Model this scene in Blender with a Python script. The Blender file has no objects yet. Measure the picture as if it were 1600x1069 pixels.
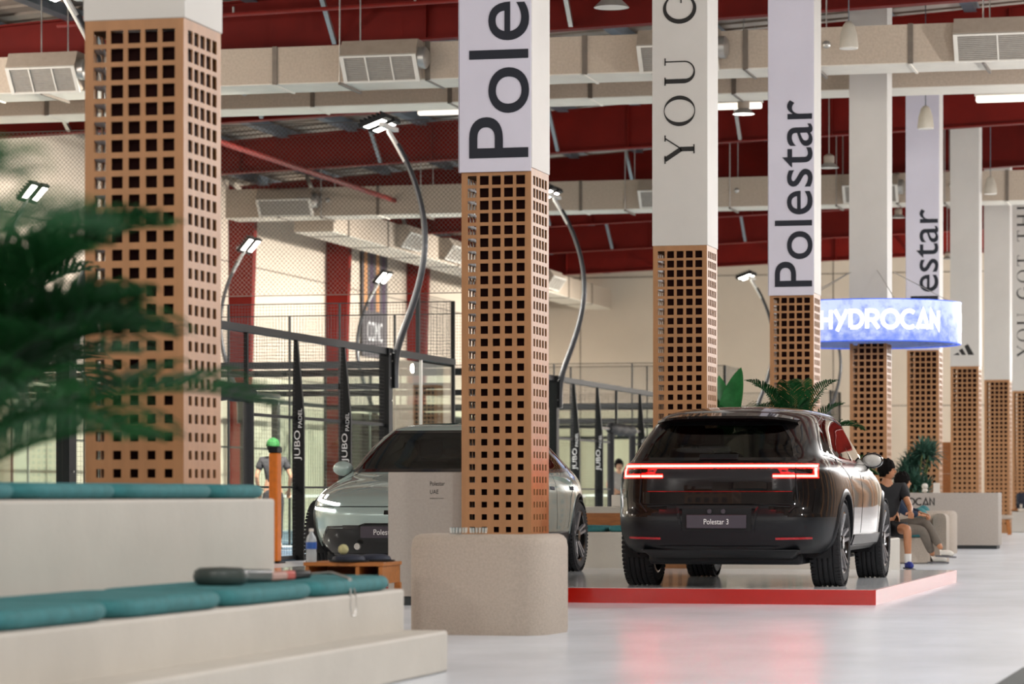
import bpy, bmesh, math, random
from mathutils import Vector, Matrix
R = math.radians
PI = math.pi
random.seed(11)
SC = bpy.context.scene
COL = SC.collection

# ------------------------------------------------------------------ camera, world, light, exposure
CAM_H = 0.95
cd = bpy.data.cameras.new('camera')
cam = bpy.data.objects.new('camera', cd)
COL.objects.link(cam)
cam.location = (0, 0, CAM_H)
cam.rotation_euler = (R(90), 0, R(13.845))
cd.lens = 108.0
cd.sensor_width = 36.0
cd.shift_y = 0.1478
cd.clip_start = 0.3
cd.clip_end = 400
cd.dof.use_dof = True
cd.dof.focus_distance = 29.0
cd.dof.aperture_fstop = 3.2
SC.camera = cam

vs = SC.view_settings
vs.view_transform = 'Standard'
vs.look = 'None'
vs.gamma = 1.0
vs.exposure = 0.5
vs.use_curve_mapping = False

w = bpy.data.worlds.new('ambient_fill')  # even ambient fill added around the hall, no window behind it
SC.world = w
w.use_nodes = True
w.node_tree.nodes['Background'].inputs[0].default_value = (1.0, 0.97, 0.94, 1)
w.node_tree.nodes['Background'].inputs[1].default_value = 0.38


def area(name, loc, sx, sy, power, col=(1, .93, .84), rot=(0, 0, 0)):
    l = bpy.data.lights.new(name, 'AREA')
    l.shape = 'RECTANGLE'
    l.size, l.size_y = sx, sy
    l.energy = power
    l.color = col
    o = bpy.data.objects.new(name, l)
    COL.objects.link(o)
    o.location = loc
    o.rotation_euler = rot
    return o


def bulb(name, loc, power, col=(1, .95, .89), r=.22):
    l = bpy.data.lights.new(name, 'POINT')
    l.energy = power
    l.color = col
    l.shadow_soft_size = r
    o = bpy.data.objects.new(name, l)
    COL.objects.link(o)
    o.location = loc
    return o


# bare fill bulbs added out of frame, right of the aisle and behind the camera
for y in (4, 13, 22, 31, 40, 49, 58, 67, 76, 85, 94):
    bulb('aisle_fill_light', (1.2, y, 5.4), 740, (1, .975, .955))
for p in ((-6.5, 1), (-6.5, -8), (-15, 4), (-19, 14), (-12, -6), (-21, 24), (-22.5, 33), (-22.5, 41)):  # added fill bulbs, the last ones beside the courts off to the left
    bulb('rear_fill_light', (p[0], p[1], 7.0), 650)
bulb('end_fill_light', (-5.0, 91, 5.0), 1500, (1, .94, .86))  # unseen bulbs added to brighten the end wall
bulb('end_fill_light', (0, 96, 5.0), 900, (1, .94, .86))


# ------------------------------------------------------------------ materials


def lin(h):
    h = h.lstrip('#')
    v = [int(h[i:i + 2], 16) / 255 for i in (0, 2, 4)]
    return tuple(c / 12.92 if c <= .04045 else ((c + .055) / 1.055) ** 2.4 for c in v)


def mat(name, col, rough=.5, metal=0., noise=None, bump=None, coat=0., emit=None, spec=.5, stretch=None, noise2=None):
    m = bpy.data.materials.new(name)
    m.use_nodes = True
    nt = m.node_tree
    b = nt.nodes['Principled BSDF']
    c = lin(col) if isinstance(col, str) else col
    b.inputs['Base Color'].default_value = (*c, 1)
    b.inputs['Roughness'].default_value = rough
    b.inputs['Metallic'].default_value = metal
    b.inputs['Coat Weight'].default_value = coat
    b.inputs['Coat Roughness'].default_value = .02
    b.inputs['Specular IOR Level'].default_value = spec
    if emit:
        b.inputs['Emission Color'].default_value = (*emit[0], 1)
        b.inputs['Emission Strength'].default_value = emit[1]
    tc = mp = None
    if noise or bump:
        tc = nt.nodes.new('ShaderNodeTexCoord')
        mp = nt.nodes.new('ShaderNodeMapping')
        nt.links.new(tc.outputs['Object'], mp.inputs[0])
        if stretch:
            mp.inputs['Scale'].default_value = stretch
    if noise:
        sc, amt = noise
        n = nt.nodes.new('ShaderNodeTexNoise')
        n.inputs['Scale'].default_value = sc
        n.inputs['Detail'].default_value = 5
        n.inputs['Roughness'].default_value = .6
        nt.links.new(mp.outputs[0], n.inputs[0])
        rp = nt.nodes.new('ShaderNodeValToRGB')
        rp.color_ramp.elements[0].position = .3
        rp.color_ramp.elements[1].position = .7
        rp.color_ramp.elements[0].color = (*[x * (1 - amt) for x in c], 1)
        rp.color_ramp.elements[1].color = (*[min(1, x * (1 + amt)) for x in c], 1)
        nt.links.new(n.outputs[0], rp.inputs[0])
        nt.links.new(rp.outputs[0], b.inputs['Base Color'])
    if bump:
        sc, st = bump
        n = nt.nodes.new('ShaderNodeTexNoise')
        n.inputs['Scale'].default_value = sc
        n.inputs['Detail'].default_value = 4
        nt.links.new(mp.outputs[0], n.inputs[0])
        bp = nt.nodes.new('ShaderNodeBump')
        bp.inputs['Strength'].default_value = st
        bp.inputs['Distance'].default_value = .02
        nt.links.new(n.outputs[0], bp.inputs['Height'])
        nt.links.new(bp.outputs[0], b.inputs['Normal'])
    return m


def glassmat(name, tint, rough=.0, ior=1.45):
    m = bpy.data.materials.new(name)
    m.use_nodes = True
    nt = m.node_tree
    nt.nodes.clear()
    out = nt.nodes.new('ShaderNodeOutputMaterial')
    mx = nt.nodes.new('ShaderNodeMixShader')
    tr = nt.nodes.new('ShaderNodeBsdfTransparent')
    gl = nt.nodes.new('ShaderNodeBsdfGlossy')
    # Schlick reflectance that is the same from either side of the pane
    f0 = ((ior - 1) / (ior + 1)) ** 2
    ge = nt.nodes.new('ShaderNodeNewGeometry')
    dt = nt.nodes.new('ShaderNodeVectorMath')
    dt.operation = 'DOT_PRODUCT'
    nt.links.new(ge.outputs['Normal'], dt.inputs[0])
    nt.links.new(ge.outputs['Incoming'], dt.inputs[1])
    last = dt.outputs['Value']
    for op, v1, v2 in (('ABSOLUTE', None, None), ('SUBTRACT', 1.0, None), ('POWER', None, 5.0), ('MULTIPLY_ADD', None, 1 - f0)):
        n = nt.nodes.new('ShaderNodeMath')
        n.operation = op
        if op == 'SUBTRACT':
            n.inputs[0].default_value = v1
            nt.links.new(last, n.inputs[1])
        else:
            nt.links.new(last, n.inputs[0])
            if v2 is not None:
                n.inputs[1].default_value = v2
            if op == 'MULTIPLY_ADD':
                n.inputs[2].default_value = f0
        last = n.outputs[0]
    tr.inputs[0].default_value = (*tint, 1)
    gl.inputs['Color'].default_value = (1, 1, 1, 1)
    gl.inputs['Roughness'].default_value = rough
    nt.links.new(last, mx.inputs[0])
    nt.links.new(tr.outputs[0], mx.inputs[1])
    nt.links.new(gl.outputs[0], mx.inputs[2])
    nt.links.new(mx.outputs[0], out.inputs[0])
    return m


def leafmat(name, c1, c2, rough=.4):
    m = mat(name, c1, rough, noise=(6, .35), spec=.25)
    return m


M = dict(
    floor=mat('polished_floor', '#dfe7f0', .27, noise=(1.1, .10), bump=(5, .05), stretch=(1, .55, 1)),
    darkfloor=mat('dark_floor', '#23302f', .6, noise=(8, .15)),
    turf=mat('court_turf', '#3c5263', .8, noise=(30, .2), bump=(120, .3)),
    line=mat('white_line', '#e6e6e0', .7, noise=(20, .05)),
    wall=mat('cream_wall', '#cdbfad', .75, noise=(.4, .05), bump=(40, .06)),
    darkwall=mat('taupe_wall', '#3d362f', .7, noise=(.5, .08)),
    roof=mat('roof_sheet', '#9a8d80', .5, noise=(1.5, .15), stretch=(1, .1, 1)),
    purlin=mat('purlin_paint', '#5d666e', .5, noise=(3, .15)),
    red=mat('red_steel', '#6c1006', .6, noise=(2, .12), spec=.2),
    pipe=mat('pipe_paint', '#84190d', .5, noise=(5, .1)),
    duct=mat('duct_cladding', '#b3a493', .65, noise=(25, .10), bump=(30, .12)),
    ductedge=mat('duct_flange', '#6f665c', .45, metal=.4, noise=(8, .12)),
    ductlit=mat('duct_underside_lit', '#d8d2c6', .6, noise=(3, .05)),  # paler than the cladding: light on the underside put into the colour
    vent=mat('vent_white', '#d8d4cb', .5, noise=(6, .04)),
    ventdark=mat('vent_grille', '#a39e96', .5, noise=(15, .1)),
    ventbox=mat('vent_box', '#9d9082', .55, noise=(8, .08)),
    wood=mat('birch_ply', '#a3744a', .5, noise=(7, .14), stretch=(1, 1, .18), bump=(30, .04)),
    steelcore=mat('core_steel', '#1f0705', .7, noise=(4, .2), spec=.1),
    shaft=mat('white_board', '#c9c6c0', .6, noise=(1.3, .04), bump=(60, .03)),
    lav=mat('lavender_banner', '#d2d0dd', .6, noise=(1.5, .03), bump=(3, .05)),
    navy=mat('navy_print', '#0a1222', .6, noise=(10, .1)),
    ink=mat('black_print', '#14120f', .6, noise=(10, .1)),
    whiteprint=mat('white_print', '#e9e9e9', .6, noise=(10, .02)),
    black=mat('black_powdercoat', '#0d0f10', .55, noise=(10, .12), spec=.25),
    blackpad=mat('black_padding', '#1e2024', .65, noise=(14, .2), bump=(18, .3)),
    wire=mat('mesh_wire', '#1b1c1e', .5, noise=(10, .1)),
    net=mat('net_cord', '#4b3f38', .7, noise=(10, .1)),
    glass=glassmat('clear_glass', (.95, .985, .965), ior=1.35),
    steel=mat('brushed_steel', '#b9b7b2', .35, metal=.8, noise=(20, .08)),
    polegrey=mat('lamp_pole', '#4b4d50', .3, metal=.6, noise=(6, .1)),
    polewhite=mat('lamp_bracket', '#c9c8c4', .35, metal=.3, noise=(6, .05)),
    led=mat('led_panel', '#ffffff', .5, emit=((1, .95, .86), 9)),
    lampglow=mat('lamp_glow', '#ffffff', .5, emit=((1, .93, .85), 5)),
    tube=mat('tube_diffuser', '#f4efe4', .5, emit=((1, .92, .8), .9)),
    acrylic=mat('frosted_shade', '#b9b2a4', .4, noise=(8, .06)),
    plaster=mat('plaster', '#c2bdb3', .7, noise=(1.8, .06), bump=(25, .08)),
    boucle=mat('boucle_fabric', '#b5a99c', .85, noise=(60, .10), bump=(120, .35)),
    teal=mat('teal_fabric', '#2f7377', .8, noise=(14, .18), bump=(70, .2)),
    plinth=mat('counter_stone', '#a69e95', .6, noise=(40, .06), bump=(60, .04)),
    plinthbase=mat('black_plinth', '#22282a', .5, noise=(10, .1)),
    platred=mat('red_gloss', '#b01408', .22, noise=(3, .06), coat=.3),
    plattop=mat('platform_gloss', '#dfe3e6', .10, noise=(1.5, .03), spec=.25),
    oak=mat('oak_wood', '#a5652c', .45, noise=(6, .22), stretch=(1, 6, 6)),
    rubber=mat('tyre_rubber', '#15161a', .7, noise=(25, .2)),
    alloy=mat('alloy', '#a9a9ad', .3, metal=.6, noise=(8, .08)),
    alloyblack=mat('gloss_black', '#0b0b0d', .15, noise=(8, .1), coat=.5),
    carblack=mat('black_car_paint', (.006, .005, .005), .3, noise=(2, .05), coat=.85, spec=.06),
    carblue=mat('silver_blue_car_paint', '#a4b8b4', .25, metal=.2, noise=(300, .05), coat=1.),
    clad=mat('grey_cladding', '#101317', .42, noise=(30, .1), spec=.35),
    carglass=glassmat('car_glass', (.16, .17, .16), ior=1.45),
    carint=mat('car_interior', '#18171a', .7, noise=(10, .2)),
    seat=mat('car_seat', '#302c2b', .7, noise=(10, .1)),
    grey=mat('underbody_alloy', '#77726b', .45, metal=.3, noise=(8, .15)),
    tail=mat('tail_light', (.5, .01, .01), .3, emit=((1, .0035, .002), 19)),
    tailcore=mat('tail_light_core', (.8, .1, .1), .3, emit=((1, .13, .10), 9)),
    reflector=mat('red_reflector', '#a5131c', .2, noise=(60, .2), coat=.5),
    headlamp=mat('head_lamp', '#ffffff', .3, emit=((1, .96, .95), 3.5)),
    plate=mat('number_plate', '#3c3540', .35, noise=(20, .05)),
    skin=mat('skin', '#b27b58', .5, noise=(12, .08)),
    skin2=mat('skin_light', '#c79b7d', .5, noise=(12, .08)),
    hair=mat('hair', '#0c0908', .8, noise=(40, .3), bump=(60, .5), spec=.12),
    teeblack=mat('black_cotton', '#16171a', .85, noise=(30, .15)),
    print=mat('tee_print', '#9b958e', .8, noise=(25, .6)),
    navycloth=mat('navy_cotton', '#14233a', .85, noise=(30, .15)),
    taupe=mat('taupe_cotton', '#6a6259', .85, noise=(30, .1)),
    greytee=mat('grey_cotton', '#a9a6a1', .85, noise=(30, .08)),
    charcoal=mat('charcoal_cotton', '#3a3a3c', .85, noise=(30, .1)),
    green=mat('green_cap', '#2a6e33', .8, noise=(30, .15)),
    shoewhite=mat('white_leather', '#dcd8cf', .5, noise=(30, .05)),
    shoeblue=mat('blue_knit', '#27348a', .7, noise=(40, .25)),
    sock=mat('white_sock', '#e2e0da', .8, noise=(60, .05)),
    sole=mat('shoe_sole', '#6b6b70', .6, noise=(30, .1)),
    leaf=leafmat('palm_leaf', '#1b4a29', '#2f7a3d', .45),
    leafdark=leafmat('dark_palm_leaf', '#0e441c', '#1b4d27', .65),
    leafbanana=leafmat('broad_leaf', '#2c6b38', '#447f4b', .35),
    leafblue=leafmat('dracaena_leaf', '#3d5f50', '#5c7e6c', .4),
    stem=mat('palm_stem', '#5b6a35', .6, noise=(12, .2)),
    pot=mat('clay_pot', '#8d8478', .7, noise=(14, .1)),
    soil=mat('soil', '#2c221b', .9, noise=(30, .3)),
    orange=mat('orange_pad', '#e0760f', .6, noise=(12, .1)),
    plastic=glassmat('clear_plastic', (.9, .95, .97)),
    bottle=mat('bottle_plastic', '#c9d2d6', .2, noise=(10, .05)),
    blueplastic=mat('blue_cap', '#2c5aa8', .4, noise=(10, .1)),
    ball=mat('tennis_felt', '#b9b586', .9, noise=(50, .15), bump=(90, .4)),
    bannergrey=mat('grey_banner', '#5b5658', .7, noise=(2, .1)),
    bannerorange=mat('orange_print', '#c08a5a', .7, noise=(3, .1)),
    bannerpurple=mat('purple_print', '#4b3a4e', .7, noise=(3, .1)),
    blueled=mat('blue_led', '#2b7fd6', .4, emit=((.1, .4, 1), 3)),
    frame=mat('racket_frame', '#3c4643', .4, noise=(12, .15)),
    grip=mat('racket_pink', '#b58f83', .6, noise=(15, .15)),
    redprint=mat('red_print', '#b8493c', .6, noise=(15, .1)),
    darkcore=mat('duct_dark', '#07080c', .8, noise=(10, .1)),
    cap=mat('dark_cap', '#1d2435', .7, noise=(15, .2)),
)


def ledscreen():
    m = bpy.data.materials.new('led_ring_screen')
    m.use_nodes = True
    nt = m.node_tree
    b = nt.nodes['Principled BSDF']
    b.inputs['Base Color'].default_value = (.05, .08, .2, 1)
    b.inputs['Roughness'].default_value = .4
    tc = nt.nodes.new('ShaderNodeTexCoord')
    n = nt.nodes.new('ShaderNodeTexNoise')
    n.inputs['Scale'].default_value = 5.5
    n.inputs['Detail'].default_value = 9
    n.inputs['Roughness'].default_value = .72
    nt.links.new(tc.outputs['Object'], n.inputs[0])
    sp = nt.nodes.new('ShaderNodeSeparateXYZ')
    nt.links.new(tc.outputs['Object'], sp.inputs[0])
    ad = nt.nodes.new('ShaderNodeMath')
    ad.operation = 'MULTIPLY_ADD'
    ad.inputs[1].default_value = .26
    nt.links.new(sp.outputs[2], ad.inputs[0])
    nt.links.new(n.outputs[0], ad.inputs[2])
    rp = nt.nodes.new('ShaderNodeValToRGB')
    e = rp.color_ramp.elements
    e[0].position, e[0].color = .38, (.14, .24, .85, 1)
    e[1].position, e[1].color = .66, (.70, .80, 1, 1)
    k = e.new(.50)
    k.color = (.34, .42, .90, 1)
    nt.links.new(ad.outputs[0], rp.inputs[0])
    nt.links.new(rp.outputs[0], b.inputs['Emission Color'])
    b.inputs['Emission Strength'].default_value = .62
    return m


M['bottle'].node_tree.nodes['Principled BSDF'].inputs['Alpha'].default_value = .6
M['ring'] = ledscreen()
M['ringtext'] = mat('ring_text', '#ffffff', .5, emit=((1, .95, .86), 1.1))
M['ringedge'] = mat('ring_edge', '#1c48c8', .4, emit=((.03, .14, .9), .5))

# ------------------------------------------------------------------ mesh helpers


class MB:
    def __init__(s):
        s.v = []
        s.f = []

    def box(s, x0, x1, y0, y1, z0, z1):
        i = len(s.v)
        s.v += [(x, y, z) for z in (z0, z1) for y in (y0, y1) for x in (x0, x1)]
        s.f += [[i + k for k in q] for q in ((0, 2, 3, 1), (4, 5, 7, 6), (0, 1, 5, 4), (2, 6, 7, 3), (0, 4, 6, 2), (1, 3, 7, 5))]
        return s

    def hexa(s, p):
        """eight points ordered like box()"""
        i = len(s.v)
        s.v += [tuple(q) for q in p]
        s.f += [[i + k for k in q] for q in ((0, 2, 3, 1), (4, 5, 7, 6), (0, 1, 5, 4), (2, 6, 7, 3), (0, 4, 6, 2), (1, 3, 7, 5))]
        return s

    def bar(s, a, b, w, h=None, up=(0, 0, 1)):
        h = w if h is None else h
        a, b = Vector(a), Vector(b)
        d = (b - a).normalized()
        u = Vector(up)
        if abs(d.dot(u)) > .98:
            u = Vector((0, 1, 0))
        sx = d.cross(u).normalized() * w / 2
        sy = sx.cross(d).normalized() * h / 2
        s.hexa([a - sx - sy, a + sx - sy, b - sx - sy, b + sx - sy, a - sx + sy, a + sx + sy, b - sx + sy, b + sx + sy])
        return s

    def wire(s, a, b, r):
        """open three-sided prism, for mesh wires"""
        a, b = Vector(a), Vector(b)
        d = (b - a).normalized()
        u = Vector((0, 0, 1)) if abs(d.z) < .9 else Vector((0, 1, 0))
        x = d.cross(u).normalized() * r
        y = x.cross(d).normalized() * r
        i = len(s.v)
        for p in (a, b):
            for k in range(3):
                t = k * 2 * PI / 3
                s.v.append(tuple(p + x * math.cos(t) + y * math.sin(t)))
        for k in range(3):
            s.f.append([i + k, i + (k + 1) % 3, i + 3 + (k + 1) % 3, i + 3 + k])
        return s

    def tube(s, pts, r, n=8, closed=False):
        pts = [Vector(p) for p in pts]
        m = len(pts)
        rr = r if isinstance(r, (list, tuple)) else [r] * m
        i0 = len(s.v)
        prev = None
        for k, p in enumerate(pts):
            if closed:
                d = pts[(k + 1) % m] - pts[k - 1]
            else:
                d = pts[min(k + 1, m - 1)] - pts[max(k - 1, 0)]
            d.normalize()
            if prev is None:
                u = Vector((0, 0, 1)) if abs(d.z) < .9 else Vector((1, 0, 0))
                x = d.cross(u).normalized()
            else:
                x = (prev - d * prev.dot(d)).normalized()
            prev = x
            y = d.cross(x)
            for j in range(n):
                t = 2 * PI * j / n
                s.v.append(tuple(p + (x * math.cos(t) + y * math.sin(t)) * rr[k]))
        for k in range(m if closed else m - 1):
            a, b = i0 + k * n, i0 + ((k + 1) % m) * n
            for j in range(n):
                s.f.append([a + j, a + (j + 1) % n, b + (j + 1) % n, b + j])
        if not closed:
            s.f.append([i0 + j for j in range(n)][::-1])
            s.f.append([i0 + (m - 1) * n + j for j in range(n)])
        return s

    def lathe(s, prof, n=24, c=(0, 0, 0), axis='z', a0=0, a1=2 * PI, caps=True):
        full = abs(a1 - a0 - 2 * PI) < 1e-6
        i0 = len(s.v)
        na = n if full else n + 1
        for (r, h) in prof:
            for j in range(na):
                t = a0 + (a1 - a0) * j / n
                x, y = r * math.cos(t), r * math.sin(t)
                if axis == 'z':
                    p = (c[0] + x, c[1] + y, c[2] + h)
                elif axis == 'x':
                    p = (c[0] + h, c[1] + x, c[2] + y)
                else:
                    p = (c[0] + x, c[1] + h, c[2] + y)
                s.v.append(p)
        for k in range(len(prof) - 1):
            a, b = i0 + k * na, i0 + (k + 1) * na
            for j in range(n):
                j2 = (j + 1) % na
                s.f.append([a + j, a + j2, b + j2, b + j])
        if full and caps:
            if prof[0][0] > 1e-4:
                s.f.append([i0 + j for j in range(na)])
            if prof[-1][0] > 1e-4:
                s.f.append([i0 + (len(prof) - 1) * na + j for j in range(na)])
        return s

    def prism(s, poly, fn, d0, d1):
        """2D polygon mapped through fn((a,b), depth) at two depths"""
        n = len(poly)
        i = len(s.v)
        s.v += [tuple(fn(p, d0)) for p in poly] + [tuple(fn(p, d1)) for p in poly]
        s.f.append(list(range(i, i + n))[::-1])
        s.f.append(list(range(i + n, i + 2 * n)))
        for k in range(n):
            s.f.append([i + k, i + (k + 1) % n, i + n + (k + 1) % n, i + n + k])
        return s

    def strip(s, pts, hw, fn, d0, d1, closed=False):
        """ribbon of half width hw along a 2D polyline with mitred joints, mapped through fn"""
        n = len(pts)
        P = [Vector(p) for p in pts]
        L, Rr = [], []
        for k in range(n):
            if closed:
                a, b, c_ = P[k - 1], P[k], P[(k + 1) % n]
            else:
                a, b, c_ = P[max(k - 1, 0)], P[k], P[min(k + 1, n - 1)]
            d1_ = (b - a) if (b - a).length > 1e-9 else (c_ - b)
            d2_ = (c_ - b) if (c_ - b).length > 1e-9 else (b - a)
            d1_.normalize()
            d2_.normalize()
            nn = Vector((-d1_.y - d2_.y, d1_.x + d2_.x))
            if nn.length < 1e-6:
                nn = Vector((-d1_.y, d1_.x))
            nn.normalize()
            co = max(.45, abs(nn.dot(Vector((-d1_.y, d1_.x)))))
            h = hw[k] if isinstance(hw, (list, tuple)) else hw
            L.append(b + nn * h / co)
            Rr.append(b - nn * h / co)
        i = len(s.v)
        for k in range(n):
            s.v += [tuple(fn(L[k], d0)), tuple(fn(Rr[k], d0)), tuple(fn(L[k], d1)), tuple(fn(Rr[k], d1))]
        for k in range(n if closed else n - 1):
            a, b = i + 4 * k, i + 4 * ((k + 1) % n)
            s.f += [[a + 2, a + 3, b + 3, b + 2], [a, b, b + 1, a + 1], [a, a + 2, b + 2, b], [a + 1, b + 1, b + 3, a + 3]]
        if not closed:
            b = i + 4 * (n - 1)
            s.f += [[i, i + 1, i + 3, i + 2], [b, b + 2, b + 3, b + 1]]
        return s

    def sphere(s, c, r, n=16, m=10):
        rx, ry, rz = r if isinstance(r, (list, tuple)) else (r, r, r)
        i0 = len(s.v)
        for k in range(m + 1):
            t = PI * k / m
            for j in range(n):
                a = 2 * PI * j / n
                s.v.append((c[0] + rx * math.sin(t) * math.cos(a), c[1] + ry * math.sin(t) * math.sin(a), c[2] + rz * math.cos(t)))
        for k in range(m):
            for j in range(n):
                a, b = i0 + k * n, i0 + (k + 1) * n
                s.f.append([a + j, b + j, b + (j + 1) % n, a + (j + 1) % n])
        return s

    def xform(s, mtx, i0=0):
        s.v[i0:] = [tuple(mtx @ Vector(p)) for p in s.v[i0:]]
        return s

    def build(s, name, m, parent=None, smooth=False, bevel=0, kind=None, seg=2, fix=True, angle=40, label=None):
        me = bpy.data.meshes.new(name)
        me.from_pydata(s.v, [], s.f)
        if fix:
            bm = bmesh.new()
            bm.from_mesh(me)
            bmesh.ops.remove_doubles(bm, verts=bm.verts, dist=1e-5)
            bmesh.ops.recalc_face_normals(bm, faces=bm.faces)
            bm.to_mesh(me)
            bm.free()
        me.materials.append(M[m] if isinstance(m, str) else m)
        o = bpy.data.objects.new(name, me)
        COL.objects.link(o)
        if parent:
            o.parent = parent
        if bevel:
            b = o.modifiers.new('bevel', 'BEVEL')
            b.width = bevel
            b.segments = seg
            b.limit_method = 'ANGLE'
            b.angle_limit = R(35)
            smooth = True
        if smooth:
            for p in me.polygons:
                p.use_smooth = True
            me.set_sharp_from_angle(angle=R(angle))
        if kind:
            o['kind'] = kind
        if label:
            o['label'] = label
        return o


def tag(o, label, cat, group=None):
    o['label'] = label
    o['category'] = cat
    if group:
        o['group'] = group
    return o


def thing(name, label, cat, loc=(0, 0, 0), rz=0, group=None):
    o = bpy.data.objects.new(name, None)
    COL.objects.link(o)
    o.empty_display_size = .2
    o.location = loc
    o.rotation_euler = (0, 0, rz)
    return tag(o, label, cat, group)


def struct(o):
    o['kind'] = 'structure'
    return o


def dup(o, parent=None):
    c = o.copy()
    COL.objects.link(c)
    if parent:
        c.parent = parent
    for ch in list(o.children):
        dup(ch, c)
    return c


def share(o, parent, loc=None):
    c = o.copy()
    COL.objects.link(c)
    c.parent = parent
    if loc is not None:
        c.location = loc
    return c


def text_mesh(body, off=0.):
    cu = bpy.data.curves.new('lettering', 'FONT')
    cu.body = body
    cu.offset = off
    cu.resolution_u = 7
    o = bpy.data.objects.new('lettering', cu)
    COL.objects.link(o)
    me = bpy.data.meshes.new_from_object(o)
    bpy.data.objects.remove(o)
    v = [tuple(p.co) for p in me.vertices]
    f = [list(p.vertices) for p in me.polygons]
    bpy.data.meshes.remove(me)
    x0, x1 = min(p[0] for p in v), max(p[0] for p in v)
    y0, y1 = min(p[1] for p in v), max(p[1] for p in v)
    return [((p[0] - x0) / (x1 - x0), (p[1] - y0) / (y1 - y0)) for p in v], f


def lettering(body, W, H, fn, m, parent, name='lettering', d=.003, off=0.):
    v, f = text_mesh(body, off)
    b = MB()
    b.v = [tuple(fn((p[0] * W, p[1] * H), d)) for p in v]
    b.f = f
    return b.build(name, m, parent, fix=False)


def plane_fn(o, ux, uy, n):
    o, ux, uy, n = Vector(o), Vector(ux), Vector(uy), Vector(n)
    return lambda p, d: o + ux * p[0] + uy * p[1] + n * d


def pchip(tab):
    xs = [t[0] for t in tab]
    ys = [t[1] for t in tab]
    n = len(xs)
    h = [xs[i + 1] - xs[i] for i in range(n - 1)]
    dl = [(ys[i + 1] - ys[i]) / h[i] for i in range(n - 1)]
    d = [0.] * n
    d[0], d[-1] = dl[0], dl[-1]
    for i in range(1, n - 1):
        if dl[i - 1] * dl[i] > 0:
            w1, w2 = 2 * h[i] + h[i - 1], h[i] + 2 * h[i - 1]
            d[i] = (w1 + w2) / (w1 / dl[i - 1] + w2 / dl[i])

    def f(x):
        if x <= xs[0]:
            return ys[0]
        if x >= xs[-1]:
            return ys[-1]
        i = max(k for k in range(n - 1) if xs[k] <= x)
        t = (x - xs[i]) / h[i]
        return ((1 + 2 * t) * (1 - t) ** 2 * ys[i] + t * (1 - t) ** 2 * h[i] * d[i] + t * t * (3 - 2 * t) * ys[i + 1] + t * t * (t - 1) * h[i] * d[i + 1])
    return f


def arc(cx, cy, rx, ry, a0, a1, n=14):
    return [(cx + rx * math.cos(R(a0 + (a1 - a0) * k / n)), cy + ry * math.sin(R(a0 + (a1 - a0) * k / n))) for k in range(n + 1)]


# ------------------------------------------------------------------ the hall: floor, walls, roof
FR0, FRD = 15.2, 7.98                      # first frame and frame spacing (metres)
XW, YE = -24.7, 104.0                       # left wall, end wall
FRAMES = [FR0 + FRD * k for k in range(-2, 11)]


def roofz(x):
    return 9.75 + .06 * (x + 6)


def rafz(x):
    return 8.45 + .035 * (x + 6)


struct(MB().box(XW - .3, 40, -12, YE + .3, -.2, 0).build('floor', 'floor'))
struct(MB().prism([(-1.30, 16.9), (-.2, 21.6), (6, 21.6), (6, 6), (-1.42, 6)], lambda p, d: (p[0], p[1], d), .001, .004).build('trim_1', 'darkfloor'))

wr = struct(MB().box(3.4, 3.7, -12, YE, 0, 10.2).build('reflection_wall_right', 'darkwall'))  # unseen wall, added so the car flanks mirror something dark
wf = struct(MB().box(XW, 3.4, -12.3, -12, 0, 10.2).build('reflection_wall_front', 'darkwall'))  # unseen dark wall added for the car rear and glass to mirror
for k in range(27):                          # brown uprights added to the unseen right wall for reflections
    MB().box(3.2, 3.4, -6 + k * 3.99, -5.3 + k * 3.99, 0, 4.2).build('reflection_upright', 'wood', wr)
wl = struct(MB().box(XW - .3, XW, -12, YE, 0, 9).build('wall_left', 'wall'))
wb = struct(MB().box(XW - .3, 40, YE, YE + .3, 0, 11.5).build('wall_back', 'wall'))
# panel joints of both walls
for k in range(14):
    x = XW + 1.5 + k * 4.4
    MB().box(x, x + .03, YE - .012, YE + .01, 0, 11).build('panel_joint', 'ductedge', wb)
for z in (3.9, 8.4):
    MB().box(XW, 40, YE - .012, YE + .01, z, z + .03).build('panel_joint', 'ductedge', wb)
for z in (3.9, 6.6):
    MB().box(XW - .01, XW + .012, 20, YE, z, z + .03).build('panel_joint', 'ductedge', wl)

ceil = MB()
for i in range(len(FRAMES)):
    pass
n = 175
for k in range(n):                           # corrugated sheet, ribs running along the slope
    y0 = -12 + (YE + 12) * k / n
    y1 = -12 + (YE + 12) * (k + 1) / n
    ym = (y0 * .35 + y1 * .65)
    for (a, b_, dz) in ((y0, ym, 0), (ym, y1, .05)):
        i = len(ceil.v)
        ceil.v += [(XW - .2, a, roofz(XW) + dz), (14, a, roofz(14) + dz), (14, b_, roofz(14) + dz), (XW - .2, b_, roofz(XW) + dz)]
        ceil.f.append([i, i + 1, i + 2, i + 3])
    i = len(ceil.v)
    for yy in (ym, y1):
        i = len(ceil.v)
        ceil.v += [(XW - .2, yy, roofz(XW)), (14, yy, roofz(14)), (14, yy, roofz(14) + .05), (XW - .2, yy, roofz(XW) + .05)]
        ceil.f.append([i, i + 1, i + 2, i + 3])
ceiling = struct(ceil.build('ceiling', 'roof', fix=False))
x = XW + .8
while x < 13:
    MB().box(x, x + .22, -12, YE, roofz(x) - .22, roofz(x) - .03).build('purlin', 'purlin', ceiling)
    x += 1.55
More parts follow.
